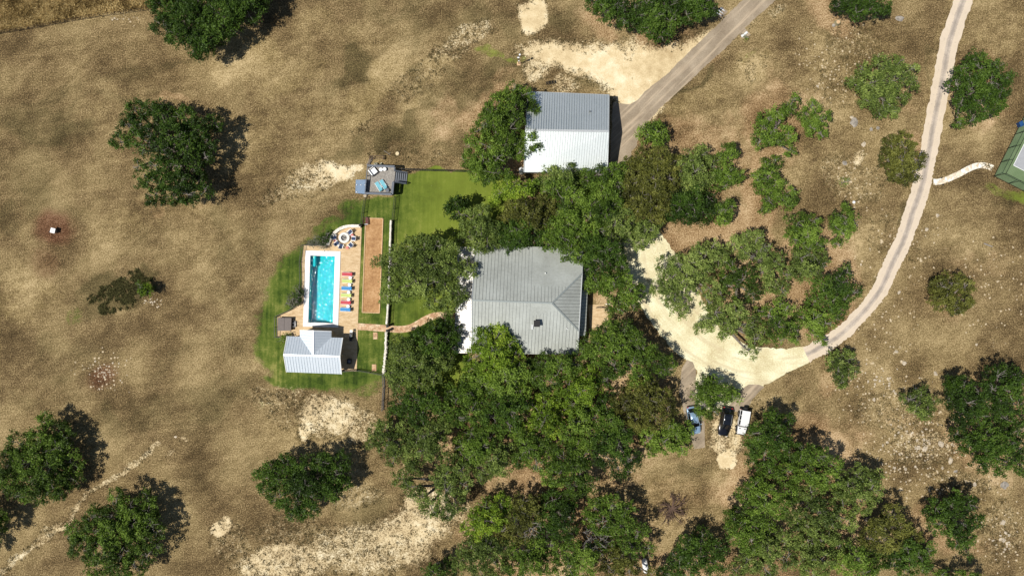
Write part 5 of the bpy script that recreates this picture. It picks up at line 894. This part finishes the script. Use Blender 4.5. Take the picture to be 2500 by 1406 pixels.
# timber frame, plant row, branch pile behind the deck
M_oldwood = simple('old_wood', (.10, .065, .045), .9, 0, .3)
p = W(925, 386); o = thing('rail_frame', 'low open rail frame of dark poles standing behind the deck', 'rail frame', p); [MB().beam(W(a_[0], a_[1])+Vector((0, 0, .55)), W(b_[0], b_[1])+Vector((0, 0, .55)), .09, .09).build('rail', M_oldwood, o) for a_, b_ in (((904, 383), (940, 382.5)), ((904, 388.5), (940, 388)), ((904.5, 382), (904, 391)), ((911.5, 382), (911, 391)), ((938, 381), (937.5, 392)))]
for x, y in ((904, 383), (904, 390), (938, 382), (938, 389)): q = W(x, y); MB().box((q.x, q.y, .28), (.1, .1, .56)).build('post', M_oldwood, o)
for i, (x, lb) in enumerate(((916.5, 'left pale flower pot in the row behind the deck railing'), (921, 'middle pale flower pot in the row behind the deck railing'), (931.5, 'right pale flower pot in the row behind the deck railing'))):
    q = W(x, 400.8); o = thing('flower_pot', lb, 'flower pot', q, 0, 'flower pots behind the deck'); MB().lathe((q.x, q.y, 0), [(.1, .0), (.15, .3), (.17, .32), (.14, .32), (.12, .28), (0, .28)], 14).build('pot', M_stone, o); C = np.array([[q.x, q.y, .38]]*22)+RNG.normal(0, .07, (22, 3)); V, F_ = leaf_quads(C, .08, RNG); np_mesh('foliage', V-np.array([q.x, q.y, 0]), F_, LEAF['deep'], o, {'tint': RNG.random(len(V))})
m = MB(); rnd = random.Random(4); q = W(903.5, 396)
for k in range(9): a_ = rnd.uniform(.7, 1.25); s_ = q+Vector((rnd.uniform(-.25, .25), rnd.uniform(-.25, .25), .05+.04*k)); m.tube([s_-Vector((math.cos(a_)*.6, math.sin(a_)*.6, 0)), s_+Vector((math.cos(a_)*.6, math.sin(a_)*.6, .05))], [.05, .04], 6)
tag(m.build('firewood_pile', simple('grey_wood', (.26, .22, .18), .9, 0, .4)), 'small pile of grey sticks by the top left corner of the deck', 'firewood')
q = W(892, 478); tag(MB().lathe((q.x, q.y, 0), [(.3, 0), (.33, .15), (.25, .3), (.0, .34)], 9).build('stone', M_rock), 'round tan boulder at the lower left corner of the deck', 'rock')
q = W(970.5, 375.5); tag(MB().lathe((q.x, q.y, 0), [(.36, 0), (.31, .1), (.3, .22), (.0, .23)], 12).build('tree_stump', simple('cut_wood', (.66, .54, .33), .85, 0, .2, 5)), 'pale freshly cut tree stump in the grass above the deck', 'tree stump')
q = W(945, 374); m = MB(); m.tube([q+Vector((-.5, .35, .05)), q+Vector((.1, .0, .12)), q+Vector((.55, -.35, .05))], [.05, .04, .02], 5); m.tube([q+Vector((.35, -.2, .08)), q+Vector((.7, .15, .05))], [.03, .015], 4); tag(m.build('fallen_branch', M_twig), 'thin pale fallen branch beside the tree stump', 'branch')
# sports court
t = NT('court_green'); vo = t.noise(.6, 3, .5); sx_ = t.sep(t.mapv(t.pos(), (2.6, 2.6, 1), (0, 0, math.radians(27)))); gr = t.math('MAXIMUM', t.math('GREATER_THAN', t.math('FRACT', sx_[0]), .93), t.math('GREATER_THAN', t.math('FRACT', sx_[1]), .93))
t.fin(t.mix(t.math('MULTIPLY', gr, .35), t.ramp(vo, [(.3, (.12, .18, .08)), (.7, (.165, .23, .115))]), (.06, .10, .04)), .7); M_cg = t.m
M_cgray = simple('court_grey', (.36, .37, .385), .6, 0, .08, 2); M_cblue = simple('court_blue', (.015, .14, .58), .6, 0, .08, 2)
cc = W(2428, 430); e1 = Vector((.893, -.449, 0)); e2 = Vector((.449, .893, 0))
def cq(u, v, z=0): q = cc+e1*u+e2*v; return Vector((q.x, q.y, z))
def quad(u0, v0, u1, v1, z0, z1=None):
    return [tuple(cq(*q))[:2] for q in ((u0, v0), (u1, v0), (u1, v1), (u0, v1))]
court = thing('sports_court', 'green tiled sports court with grey and blue playing areas cut by the right edge', 'sports court', cq(8, 12)); MB().prism(quad(0, 0, 16, 26, 0), 0, .08).build('court_surface', M_cg, court)
bx0 = cq(2.3, 2.9)
MB().prism(quad(2.0, 3.0, 14, 8.2, 0), .05, .084).build('grey_area', M_cgray, court); MB().prism(quad(2.0, 8.205, 14, 18, 0), .05, .086).build('blue_area', M_cblue, court); MB().prism(quad(2.0, 18.005, 14, 23, 0), .05, .084).build('grey_area', M_cgray, court)
for a_, b_ in (((2, 3), (14, 3)), ((2, 23), (14, 23)), ((2, 3), (2, 23)), ((14, 3), (14, 23)), ((2, 8.2), (14, 8.2)), ((2, 18), (14, 18)), ((8, 3), (8, 8.2)), ((8, 18), (8, 23))): MB().beam(cq(*a_, .09), cq(*b_, .09), .09, .012).build('line', M_white, court)
t = NT('court_mesh'); tr = t.n('ShaderNodeBsdfTransparent'); t.fin((.015, .03, .015), .8); ms_ = t.n('ShaderNodeMixShader'); ms_.inputs[0].default_value = .09; t.l(tr.outputs[0], ms_.inputs[1]); t.l(t.p.outputs[0], ms_.inputs[2]); t.l(ms_.outputs[0], t.out.inputs[0]); M_mesh = t.m
cf = thing('court_fence', 'tall black mesh fence round the sports court', 'fence', cq(8, 0))
FP = [(-.15, -.15), (16.1, -.15), (16.1, 26.1), (-.15, 26.1)]; FH = 3.0
for i in range(4):
    a_, b_ = cq(*FP[i]), cq(*FP[(i+1) % 4]); L = (b_-a_).length; k = round(L/2.6)
    for q in range(k): s_ = a_.lerp(b_, q/k); MB().cyl(s_, .05, 0, FH+.05, 8).build('post', M_black, cf)
    m = MB(); m.beam(a_+Vector((0, 0, FH)), b_+Vector((0, 0, FH)), .06, .06); m.beam(a_+Vector((0, 0, .15)), b_+Vector((0, 0, .15)), .05, .05); m.build('rail', M_black, cf)
    d = (b_-a_).normalized(); MB().beam(a_+d*.05+Vector((0, 0, FH/2+.06)), b_-d*.05+Vector((0, 0, FH/2+.06)), .02, FH-.3).build('mesh_panel', M_mesh, cf)
q = W(2490, 304, .4); o = thing('ball_bin', 'dark blue bin inside the court fence', 'bin', (q.x, q.y, .08)); MB().box((0, 0, .35), (.6, .8, .7), .46).build('bin_body', simple('navy_plastic', (.01, .04, .12), .4), o, True); MB().box((0, 0, .73), (.66, .86, .06), .46).build('lid', simple('blue_lid', (.02, .08, .22), .4), o, True)
# flagstone path to the court: mortar bed and stones
cl = [(2279, 444), (2292, 444), (2312, 438), (2340, 426), (2362, 414), (2385, 405), (2408, 405), (2424, 411)]
t = NT('stone_paving'); vo = t.n('ShaderNodeTexVoronoi', feature='DISTANCE_TO_EDGE'); vo.inputs['Scale'].default_value = 1.75; t.l(t.pos(), vo.inputs['Vector']); vr_ = t.n('ShaderNodeTexVoronoi'); vr_.inputs['Scale'].default_value = 1.75; t.l(t.pos(), vr_.inputs['Vector'])
c = t.ramp(t.sep(vr_.outputs['Color'])[0], [(.1, (.62, .50, .34)), (.5, (.78, .70, .55)), (.9, (.84, .82, .74))]); f_ = t.sep(t.pos())
gapw = t.step(f_[0], 78.0, 80.5, .02, .075)
c = t.mix(t.math('LESS_THAN', vo.outputs[0], gapw), c, t.mix(t.step(f_[0], 77, 80.5), (.55, .50, .42), (.12, .095, .045))); t.fin(c, .85); t.bump(t.step(vo.outputs[0], .01, .08), .5, .04)
v, f, L, R = ribbon(cl, 14.5, .03, 6); m = MB(); m.add(v, f); tag(m.build('stone_path', t.m), kind='structure')
# road bumpers, pots, pads by the drive
def pad(px_pts, label):
    return tag(MB().sheet(wp(px_pts), .016).build('gravel_pad', M_gravel if False else M_drive), kind='structure')
pad([(1746, 32), (1763, 17), (1777, 29), (1760, 47)], ''); pad([(1803, 79), (1818, 69), (1833, 86), (1820, 94), (1811, 95)], '')
for (x, y, lb) in ((1764, 25, 'top one of three white tapered posts lying by the drive at the top'), (1759.5, 30.5, 'middle one of three white tapered posts lying by the drive at the top'), (1755.5, 36, 'bottom one of three white tapered posts lying by the drive at the top')):
    q = W(x, y); o = tag(MB().tube([(-.42, .25, .12), (-.1, .06, .16), (.42, -.28, .08)], [.13, .12, .05], 10).build('parking_bumper', M_white, None, True, True), lb, 'bollard', 'white tapered posts beside the drive'); o.location = (q.x, q.y, 0)
for i, (x, y, s_, lb) in enumerate(((1813, 88.5, .24, 'largest of three white rocks on the pad right of the drive'), (1818, 84.5, .21, 'middle of three white rocks on the pad right of the drive'), (1822, 81, .19, 'smallest of three white rocks on the pad right of the drive'))):
    q = W(x, y); tag(MB().lathe((q.x, q.y, 0), [(s_*1.1, 0), (s_*1.2, s_*.6), (s_*.8, s_*1.2), (0, s_*1.35)], 9).build('white_rock', M_white), lb, 'rock', 'white rocks beside the drive')
make_tree('potted_plant', 'lime', .6, [(1823, 92, 4), (1820, 93, 3)], 'small yellow-green plant behind the white rocks right of the drive', 'plant', None, .07, 12, False, 25, 3)
# utility pole with lights on a pad
q = W(1266.5, 156.5); o = thing('weather_station', 'thin black pole with white instruments on a square concrete pad, casting a long shadow', 'weather station', q); MB().box((q.x, q.y, .06), (.62, .62, .12)).build('concrete_pad', M_tim, o); MB().cyl(q, .06, .12, 4.2, 10).build('pole', M_black, o)
m = MB(); m.beam(q+Vector((-.25, 0, 3.5)), q+Vector((.55, .1, 3.5)), .05, .05); m.build('cross_arm', M_black, o); MB().box((q.x-.1, q.y-.12, 3.4), (.36, .16, .3)).build('panel', M_white, o); MB().cyl((q.x+.12, q.y+.1), .15, 3.95, 4.3, 12).build('rain_gauge', M_white, o); MB().box((q.x, q.y-.08, 1.7), (.2, .14, .3)).build('control_box', M_white, o)
q = W(1345, 203); o = thing('metal_rack', 'long low black metal rack lying on stony ground above the barn', 'rack', q, math.radians(9)); [MB().box((0, y, .3), (1.6, .06, .06)).build('rail', M_black, o, True) for y in (-.2, 0, .2)]; [MB().box((x, 0, .16), (.06, .45, .3)).build('leg', M_black, o, True) for x in (-.75, -.25, .25, .75)]
# white-topped box in the field
q = W(129, 563, .8); o = thing('feeder_box', 'white-topped feeder on a ring of reddish soil in the left field', 'feeder', (q.x, q.y, 0), math.radians(-14)); MB().cyl((0, 0), .42, .28, .8, 16).build('barrel', M_seam, o, True); MB().box((0, 0, .84), (.78, .82, .06)).build('lid', M_white, o, True); [MB().box((x, y, .15), (.06, .06, .3)).build('leg', M_black, o, True) for x in (-.28, .28) for y in (-.28, .28)]
# tanks
q = W(1576, 1382, 1.0); o = thing('propane_tank', 'white tank half hidden under the cedars at the bottom edge', 'tank', (q.x, q.y, 0), math.radians(-80)); m = MB(); m.tube([(-1.25, 0, .75), (-1.1, 0, .75), (-.85, 0, .75), (.85, 0, .75), (1.1, 0, .75), (1.25, 0, .75)], [.12, .38, .48, .48, .38, .12], 20); m.build('tank_body', M_white, o, True, True); [MB().box((x, 0, .16), (.15, .7, .32)).build('support', M_siding, o, True) for x in (-.7, .7)]; MB().cyl((0, 0), .14, 1.2, 1.38, 12).build('valve_dome', M_trim, o, True)
q = W(1274, 415, 1.8); o = thing('water_tank', 'small white round tank at the lower left corner of the barn', 'tank', (q.x, q.y, 0)); MB().lathe((0, 0, 0), [(.5, 0), (.5, 1.6), (.42, 1.8), (.0, 1.9)], 22).build('tank_body', M_white, o, True, True); MB().cyl((0, 0), .14, 1.88, 1.96, 12).build('hatch', M_trim, o, True)
q = W(1281, 262, 1.0); o = thing('air_conditioner', 'white unit against the left wall of the barn under the oak', 'air conditioner', (q.x, q.y, 0)); MB().box((0, 0, .5), (.8, .9, .9)).build('case', M_white, o, True); MB().cyl((0, 0), .33, .95, .98, 18).build('fan_grille', M_seam, o, True)
# cairn ornament, log, planter, light by the stone path
q = W(2084, 494); o = thing('garden_ornament', 'white rounded stone with a thin black bracket on the stony slope', 'ornament', q); MB().lathe((q.x, q.y, 0), [(.24, 0), (.27, .15), (.16, .34), (0, .4)], 10).build('stone', M_white, o); MB().tube([q+Vector((.1, 0, 0)), q+Vector((.15, .1, .9)), q+Vector((.5, .4, 1.0))], .03, 6).build('bracket', M_black, o)
q = W(2412, 598); o = tag(MB().tube([(-.75, .25, .1), (-.2, .02, .13), (.7, -.3, .09)], [.11, .13, .08], 8).build('log', M_twig, None, True), 'short pale log lying in the grass right of the road', 'log'); o.location = q
q = W(2043, 57); o = thing('stump_planter', 'tree stump planter with tan cut top and grey stones below the top edge tree', 'planter', q); MB().lathe((q.x, q.y, 0), [(.5, 0), (.42, .2), (.4, .55), (.34, .58), (.3, .5), (.0, .5)], 16).build('rim', simple('stump_wood', (.3, .26, .15), .9, 0, .3), o); MB().cyl(q, .3, .5, .54, 14).build('cut_top', M_tim, o); p = q+Vector((-.55, -.4, 0)); MB().lathe((p.x, p.y, 0), [(.3, 0), (.32, .1), (.2, .22), (0, .25)], 9).build('stone', M_grayrock, o)
for (x, y, lb) in ((2296, 435, 'small black path light above the white stone path'), (2299.5, 452, 'small black path light below the white stone path')): q = W(x, y); o = thing('path_light', lb, 'path light', q); MB().cyl(q, .03, 0, .4, 6).build('stake', M_black, o); MB().cyl(q, .13, .38, .46, 12, .04).build('shade', M_black, o)
# ---------------------------------------------------------------- rocks
def rock_mesh(seed, flat=.4):
    bm = bmesh.new(); bmesh.ops.create_icosphere(bm, subdivisions=2, radius=1)
    for v in bm.verts:
        n = mnoise.noise(v.co*1.3+Vector((seed*7.1, 0, 0)))*.55+mnoise.noise(v.co*3+Vector((seed, 3, 0)))*.2; v.co = v.co*(1+n); v.co.z *= flat; v.co.z = max(v.co.z, -.12)
    me = bpy.data.meshes.new('rock'); bm.to_mesh(me); bm.free(); return me
rms = [rock_mesh(k) for k in range(6)]; rms_g = [rock_mesh(k+20, .3) for k in range(3)]
for me in rms: me.materials.append(M_rock)
for me in rms_g: me.materials.append(M_grayrock)
def rock(x, y, r, label, group=None, gray=False, k=0):
    o = link('boulder' if r > .5 else 'rock', (rms_g if gray else rms)[k % (3 if gray else 6)]); q = W(x, y); o.location = (q.x, q.y, r*.02); o.rotation_euler = (0, 0, k*1.7); o.scale = (r, r*(.65+.07*(k % 5)), r*.55); tag(o, label, 'rock', group); return o
for k, (x, y, r, gr, lb) in enumerate([(2196, 46, .95, 1, 'large grey boulder with a sharp dark edge near the top, left of the road'), (2085, 300, 1.05, 1, 'largest flat grey rock in the field left of the upper road'), (2079, 287, .45, 0, 'pale rock touching the top of the flat grey rock'), (2127, 316, .42, 1, 'left of two small grey rocks below the broad oak'), (2143, 313, .38, 1, 'right of two small grey rocks below the broad oak'), (1996, 211, .4, 0, 'tan rock alone above the thin line of oaks'), (2108, 353, .6, 0, 'tan rock beside the brown-olive cedar'), (2062, 398, .55, 1, 'grey rock left of the brown-olive cedar'),
    (2258, 1095, .65, 0, 'round pale boulder on the rocky slope, left of its neighbour'), (2297, 1083, .7, 0, 'wide pale boulder on the rocky slope beside the right-hand grove'), (2321, 1124, .7, 0, 'long white boulder on the rocky slope below the wide pale one'), (2184, 1142, .42, 0, 'round pale boulder by the tip of the lower right wood'), (2211, 1144, .38, 0, 'pale boulder right of the round one by the wood tip'), (2453, 1184, .9, 1, 'big smooth grey boulder near the right edge'), (2380, 1182, .5, 0, 'flat tan boulder left of the big smooth grey one'), (2333, 1150, .45, 1, 'narrow grey rock above the round tree on the slope'),
    (2284, 912, .5, 0, 'egg shaped pale rock in the field above the right-hand grove'), (2384, 841, .32, 0, 'small rosy rock in the dry field at the right'), (2208, 887, .5, 0, 'flat tan rock below the road bend'), (2449, 1275, .6, 0, 'upper pale rock of the cluster near the bottom right'), (2455, 1300, .5, 0, 'lower pale rock of the cluster near the bottom right'), (2195, 714, .42, 0, 'tan rock just right of the road bend'), (2188, 858, .4, 0, 'pale rock in the field below the road bend'), (2289, 526, .45, 0, 'grey-white flat rock right of the road'), (2262, 560, .4, 0, 'tan flat rock against the right verge of the road'),
    (2102, 646, .3, 0, 'small round stone between the road and the ring grove'), (429, 1066, .35, 0, 'pale clod at the upper end of the foot trail')]):
    rock(x, y, r*.75, lb, None, bool(gr), k)
rnd = random.Random(12); cnt = 0
for (cx0, cy0, rx_, ry_, n_, lb, gp) in [(2240, 1090, 130, 110, 90, 'small pale stone on the rocky slope between the lower right wood and the right-hand grove', 'stones on the rocky slope'), (255, 910, 62, 48, 55, 'small white stone on the reddish patch in the left field', 'stones on the reddish patch'), (290, 48, 60, 9, 14, 'small white stone below the wire fence', 'stones below the wire fence'), (372, 738, 26, 14, 14, 'small pale stone beside the lime sapling', 'stones beside the lime sapling'), (2150, 930, 110, 60, 40, 'small pale stone in the field below the road bend', 'stones below the road bend'), (2450, 1320, 45, 80, 25, 'small pale stone in the bottom right corner', 'stones in the bottom right corner')]:
    for k in range(n_):
        a_ = rnd.uniform(0, 6.28); s_ = abs(rnd.gauss(0, .55)); x, y = cx0+rx_*s_*math.cos(a_), cy0+ry_*s_*math.sin(a_)
        rock(x, y, rnd.choice((.07, .09, .12, .16, .22))*rnd.uniform(.8, 1.2)*(.7 if cx0 < 500 else 1.1), lb, gp, False, k)
# ---------------------------------------------------------------- vehicles: lofted body, separate glass, lamps, wheels; nose toward -y
def paint(name, c, metal=.3, rough=.25):
    t = NT(name); t.fin(c, rough, metal); t.p.inputs['Coat Weight'].default_value = 1; t.p.inputs['Coat Roughness'].default_value = .04; return t.m
M_tyre = simple('tyre_rubber', (.02, .02, .02), .85); M_rim = simple('alloy', (.4, .4, .42), .3, .9); M_lamp = simple('lamp_glass', (.7, .7, .7), .1, .2); M_red = simple('tail_lamp', (.45, .01, .01), .2); M_cg2 = NT('car_glass').fin((.008, .010, .013), .04, 0, .9)
def loft(m, secs, close=True):
    """secs: list of (y, [(x,z)...]) half sections mirrored about x=0"""
    rings = []
    for y, hs in secs: rings.append([(x, y, z) for x, z in hs]+[(-x, y, z) for x, z in hs[::-1]])
    n = len(rings[0]); vs = [p for r in rings for p in r]; fs = [(i*n+k, i*n+(k+1) % n, (i+1)*n+(k+1) % n, (i+1)*n+k) for i in range(len(rings)-1) for k in range(n)]
    fs += [tuple(range(n)), tuple(range((len(rings)-1)*n, len(rings)*n))[::-1]]; m.add(vs, fs)
def fixn(o):
    bm = bmesh.new(); bm.from_mesh(o.data); bmesh.ops.recalc_face_normals(bm, faces=bm.faces); bm.to_mesh(o.data); bm.free(); return o
def bevel(o, wd=.04, seg=3):
    b = o.modifiers.new('bevel', 'BEVEL'); b.width = wd; b.segments = seg; b.limit_method = 'ANGLE'; b.angle_limit = math.radians(25); return o
def wheels(o, wb, tr, r, wd=.22, yo=0):
    for x in (-tr, tr):
        for y in (-wb/2+yo, wb/2+yo):
            m = MB(); m.tube([(x-wd/2, y, r), (x-wd*.4, y, r), (x+wd*.4, y, r), (x+wd/2, y, r)], [r*.92, r, r, r*.92], 22); w_ = m.build('wheel', M_tyre, o, True, True)
            MB().tube([(x-wd/2-.006, y, r), (x+wd/2+.006, y, r)], [r*.6, r*.6], 16).build('rim', M_rim, w_, True)
def car(name, label, cat_, body, loc, rz, L=4.7, w=.92, ht=1.68, hatch=True, sunroof=False, roofmat=None):
    o = thing(name, label, cat_, loc, rz); h2 = L/2; m = MB()
    def sec(y, wf, zb, zs, zt): return (y, [(w*wf*.75, zb), (w*wf, zb+.15), (w*wf, zs-.12), (w*wf*.93, zs), (w*wf*.6, zt), (w*wf*.2, zt+.012)])
    loft(m, [sec(-h2, .62, .35, .62, .66), sec(-h2+.08, .80, .25, .72, .78), sec(-h2+.3, .93, .2, .80, .88), sec(-h2+.9, 1, .2, .90, 1.0), sec(-h2+1.25, 1, .2, .94, 1.04), sec(0, 1, .2, .97, 1.0), sec(h2-.7, .99, .2, .98, 1.0), sec(h2-.2, .93, .22, .95, .98), sec(h2-.03, .82, .3, .88, .9)])
    b = bevel(fixn(m.build('body', body, o, True, True)), .03, 2)
    # glasshouse
    g = MB(); zr = ht; y0, y1, y2, y3 = -h2+1.2, -h2+1.95, h2-.95, h2-.3
    loft(g, [(y0, [(w*.86, .93), (w*.80, .96), (w*.4, 1.0)]), (y1, [(w*.94, .93), (w*.74, zr-.06), (w*.4, zr-.02)]), (y2, [(w*.94, .93), (w*.72, zr-.07), (w*.4, zr-.04)]), (y3, [(w*.84, .93), (w*.72, 1.0), (w*.4, 1.03)])])
    fixn(g.build('window_glass', M_cg2, o, True, False))
    r_ = MB(); loft(r_, [(y1+.0, [(w*.735, zr-.05), (w*.70, zr), (w*.3, zr+.03)]), ((y1+y2)/2, [(w*.74, zr-.05), (w*.70, zr+.02), (w*.3, zr+.05)]), (y2+.08, [(w*.72, zr-.06), (w*.69, zr-.01), (w*.3, zr+.02)])]); ro = fixn(r_.build('roof', roofmat or body, o, True, True))
    if sunroof:
        for a_, b_ in ((y1+.12, y1+.85), (y1+.95, y2-.35)): MB().box((0, (a_+b_)/2, zr+.05), (w*1.05, b_-a_, .02)).build('sunroof', M_cg2, ro, True)
    for s_ in (-1, 1):
        pl = MB(); 
        for yy, hh in ((y1, 0), ((y1+y2)/2-.05, 0), (y2-.0, 0)): pl.beam((s_*w*.945, yy, .94), (s_*w*.745, yy, zr-.04), .07, .05)
        pl.beam((s_*w*.86, y0+.02, .97), (s_*w*.745, y1, zr-.03), .06, .06); pl.beam((s_*w*.84, y3, .97), (s_*w*.73, y2, zr-.05), .08, .06); pl.build('pillars', body, o, True)
        mi = MB(); mi.box((s_*(w+.12), y0+.35, 1.02), (.2, .12, .14)); mi.build('mirror', body, o, True)
        MB().box((s_*w*.62, -h2+.13, .68), (.34, .2, .12), s_*.35).build('headlight', M_lamp, o, True); MB().box((s_*w*.72, h2-.09, .84), (.24, .12, .2), -s_*.3).build('tail_light', M_red, o, True)
        MB().box((s_*w*.66, (y1+y2)/2, zr+.07), (.03, (y2-y1)*.85, .03)).build('roof_rail', M_trim, o, True)
    MB().box((0, -h2+.0, .48), (w*1.0, .04, .22)).build('grille', M_black, o, True); MB().beam((-w*.5, y0+.12, 1.06), (w*.35, y0+.03, 1.02), .03, .02).build('wiper', M_black, o, True)
    MB().box((0, h2-.06, .42), (w*1.5, .14, .2)).build('bumper', M_black, o, True); wheels(o, L*.58, w-.1, .34, .22, -.02)
    return o
p = W(1694, 1025.5, .8); car('parked_car', 'light blue hatchback under the small oak at the left of the parking area', 'car', paint('sky_blue_paint', (.34, .50, .68), .4, .3), (p.x, p.y, 0), math.radians(10), 4.7, .9, 1.55)
p = W(1771.5, 1029, .8); car('parked_car', 'black estate car with panoramic glass roof, middle of the three parked cars', 'car', paint('black_paint', (.006, .006, .008), .1, .2), (p.x, p.y, 0), math.radians(-10), 4.85, .96, 1.68, sunroof=True)
# white off-road car
p = W(1814, 1029.5, .9); o = thing('off_road_car', 'white boxy off-road car with rear spare wheel and black wheel arches', 'car', (p.x, p.y, 0), math.radians(-10)); wp_ = paint('white_paint_gloss', (.78, .78, .77), 0, .3); h2 = 2.15; w = .78
m = MB(); m.prism([(-w*.82, -h2+.1), (w*.82, -h2+.1), (w, -.75), (w, h2-.12), (-w, h2-.12), (-w, -.75)], .45, 1.08); bevel(m.build('body', wp_, o, True), .05, 3)
bevel(MB().box((0, -h2+.75, 1.12), (w*1.62, 1.15, .1)).build('hood', wp_, o, True), .03); [MB().box((s_*.42, -h2+1.05, 1.18), (.3, .12, .02)).build('hood_vent', M_black, o, True) for s_ in (-1, 1)]
g = MB(); loft(g, [(-.82, [(w*.95, 1.08), (w*.9, 1.12), (w*.4, 1.12)]), (-.52, [(w*.95, 1.08), (w*.86, 1.72), (w*.4, 1.72)]), (h2-.2, [(w*.95, 1.08), (w*.86, 1.72), (w*.4, 1.72)]), (h2-.13, [(w*.95, 1.08), (w*.92, 1.12), (w*.4, 1.12)])]); fixn(g.build('window_glass', M_cg2, o, True))
bevel(MB().box((0, (h2-.15-.55)/2, 1.77), (w*1.78, h2+.42, .1)).build('hardtop', wp_, o, True), .05, 3); [MB().beam((s_*w*.955, y, 1.1), (s_*w*.87, y, 1.73), .12, .04).build('pillar', wp_, o, True) for s_ in (-1, 1) for y in (-.50, .35, 1.15, h2-.22)]
MB().beam((-.45, -.76, 1.22), (.5, -.74, 1.22), .03, .03).build('wiper', M_black, o, True); MB().box((0, -h2+.0, .55), (1.62, .2, .22)).build('bumper', M_black, o, True); MB().box((0, h2+.0, .55), (1.6, .2, .22)).build('bumper', M_black, o, True); MB().box((0, -h2+.08, .85), (.9, .06, .35)).build('grille', M_black, o, True)
[MB().tube([(s_*.52, -h2+.12, .88), (s_*.52, -h2+.03, .88)], [.12, .12], 14).build('headlight', M_lamp, o, True) for s_ in (-1, 1)]; [MB().box((s_*.7, h2-.1, .9), (.12, .06, .25)).build('tail_light', M_red, o, True) for s_ in (-1, 1)]
for s_ in (-1, 1):
    for y in (-1.32, 1.2): bevel(MB().box((s_*(w+.09), y, .92), (.24, 1.02, .08)).build('fender_flare', M_black, o, True), .03)
    MB().box((s_*(w+.16), -.62, 1.2), (.2, .12, .18)).build('mirror', M_black, o, True)
wheels(o, 2.5, w-.02, .4, .26, -.05); m = MB(); m.tube([(0, h2+.04, 1.0), (0, h2+.1, 1.0), (0, h2+.26, 1.0), (0, h2+.3, 1.0)], [.34, .38, .38, .34], 22); m.build('spare_wheel', M_tyre, o, True, True)
# ---------------------------------------------------------------- grass and weed tufts that stand up from the ground
def blades(name, pts, mat, size, label, cat_, zs=.5, n=7, spread=.10, tint=None):
    k = len(pts); C = np.repeat(pts, n, 0)+RNG.normal(0, spread, (k*n, 2)); m_ = len(C); a_ = RNG.uniform(0, 6.28, m_); s_ = size*(.5+.8*RNG.random(m_)); dx, dy = np.cos(a_)*s_*.22, np.sin(a_)*s_*.22; lx, ly = RNG.normal(0, .5, m_)*s_, RNG.normal(0, .5, m_)*s_; z = s_*zs
    V = np.stack([np.stack([C[:, 0]-dx, C[:, 1]-dy, np.zeros(m_)], -1), np.stack([C[:, 0]+dx, C[:, 1]+dy, np.zeros(m_)], -1), np.stack([C[:, 0]+lx+dx*.3, C[:, 1]+ly+dy*.3, z], -1), np.stack([C[:, 0]+lx-dx*.3, C[:, 1]+ly-dy*.3, z], -1)], 1).reshape(-1, 3)
    tv = np.repeat(np.repeat(tint if tint is not None else RNG.random(k), n)+RNG.normal(0, .12, m_), 4)
    return tag(np_mesh(name, V, np.arange(4*m_).reshape(m_, 4), mat, None, {'tint': tv}), label, cat_, None, 'stuff')
t = NT('straw_blades'); t.fin(t.ramp(t.attr('tint').outputs['Fac'], [(.1, (.13, .085, .03)), (.5, (.33, .23, .085)), (.95, (.58, .44, .20))]), .9, 0, .1); M_straw = t.m
t = NT('weed_blades'); t.fin(t.ramp(t.attr('tint').outputs['Fac'], [(.1, (.035, .028, .012)), (.5, (.085, .068, .028)), (.95, (.16, .13, .055))]), .9, 0, .1); M_weed = t.m
px_ = RNG.uniform(-200, 440, 46000); py_ = RNG.uniform(-130, 120, 46000); lim = np.interp(px_, [-200, -30, 100, 250, 365, 440], [112, 84, 62, 34, 20, 4]); k_ = py_ < lim; px_, py_ = px_[k_], py_[k_]; tt = np.clip(.5+1.6*(fbm(px_, py_, 26, 71)-.5)+.2*RNG.normal(size=len(px_)), 0, 1)
blades('tall_grass', np.stack([(px_-1250)/S, (703-py_)/S], -1), M_straw, .42, 'tall tangled straw-coloured grass beyond the wire fence', 'grass', .6, 6, .14, tt)
px_ = RNG.uniform(-20, 2520, 420000); py_ = RNG.uniform(-20, 1426, 420000); cv = sample('cal', px_, py_); ls = sample('grn', px_, py_)
cl_ = fbm(px_, py_, 9, 81, 2); k_ = (cv > .30) & (cv < .88) & (ls < .3) & (cl_ > .52+.25*(cv-.5)); k_ &= ~inside(px_, py_, court_px) & ~inside(px_, py_, drive_px) & ~inside(px_, py_, patio_px) & ~inside(px_, py_, [(865, 400), (990, 400), (990, 485), (865, 485)]) & ~inside(px_, py_, [(1280, 222), (1490, 230), (1486, 422), (1276, 422)])
k_ &= seg_d(px_, py_, road_c) > 26
blades('weeds', np.stack([(px_[k_]-1250)/S, (703-py_[k_])/S], -1), M_weed, .17, 'dark low weed tufts dotted over bare caliche', 'weeds', .5, 5, .07)

t = NT('brush_blades'); t.fin(t.ramp(t.attr('tint').outputs['Fac'], [(.1, (.028, .026, .010)), (.5, (.085, .085, .028)), (.95, (.19, .17, .07))]), .9, 0, .1); M_brush = t.m
px_ = RNG.uniform(190, 410, 30000); py_ = RNG.uniform(640, 790, 30000); c_ = np.cos(-.42); s2 = np.sin(-.42); dx, dy = px_-297, py_-712; d_ = np.hypot((dx*c_+dy*s2)/100, (-dx*s2+dy*c_)/40)
k_ = (d_+.9*(fbm(px_, py_, 22, 91)-.5) < .95) & (fbm(px_, py_, 8, 95, 2)+.5*(fbm(px_, py_, 30, 97)-.5) > .56)
blades('low_brush', np.stack([(px_[k_]-1250)/S, (703-py_[k_])/S], -1), M_brush, .26, 'wide patch of low dark green brush left of the pool lawn', 'brush', .6, 5, .1)
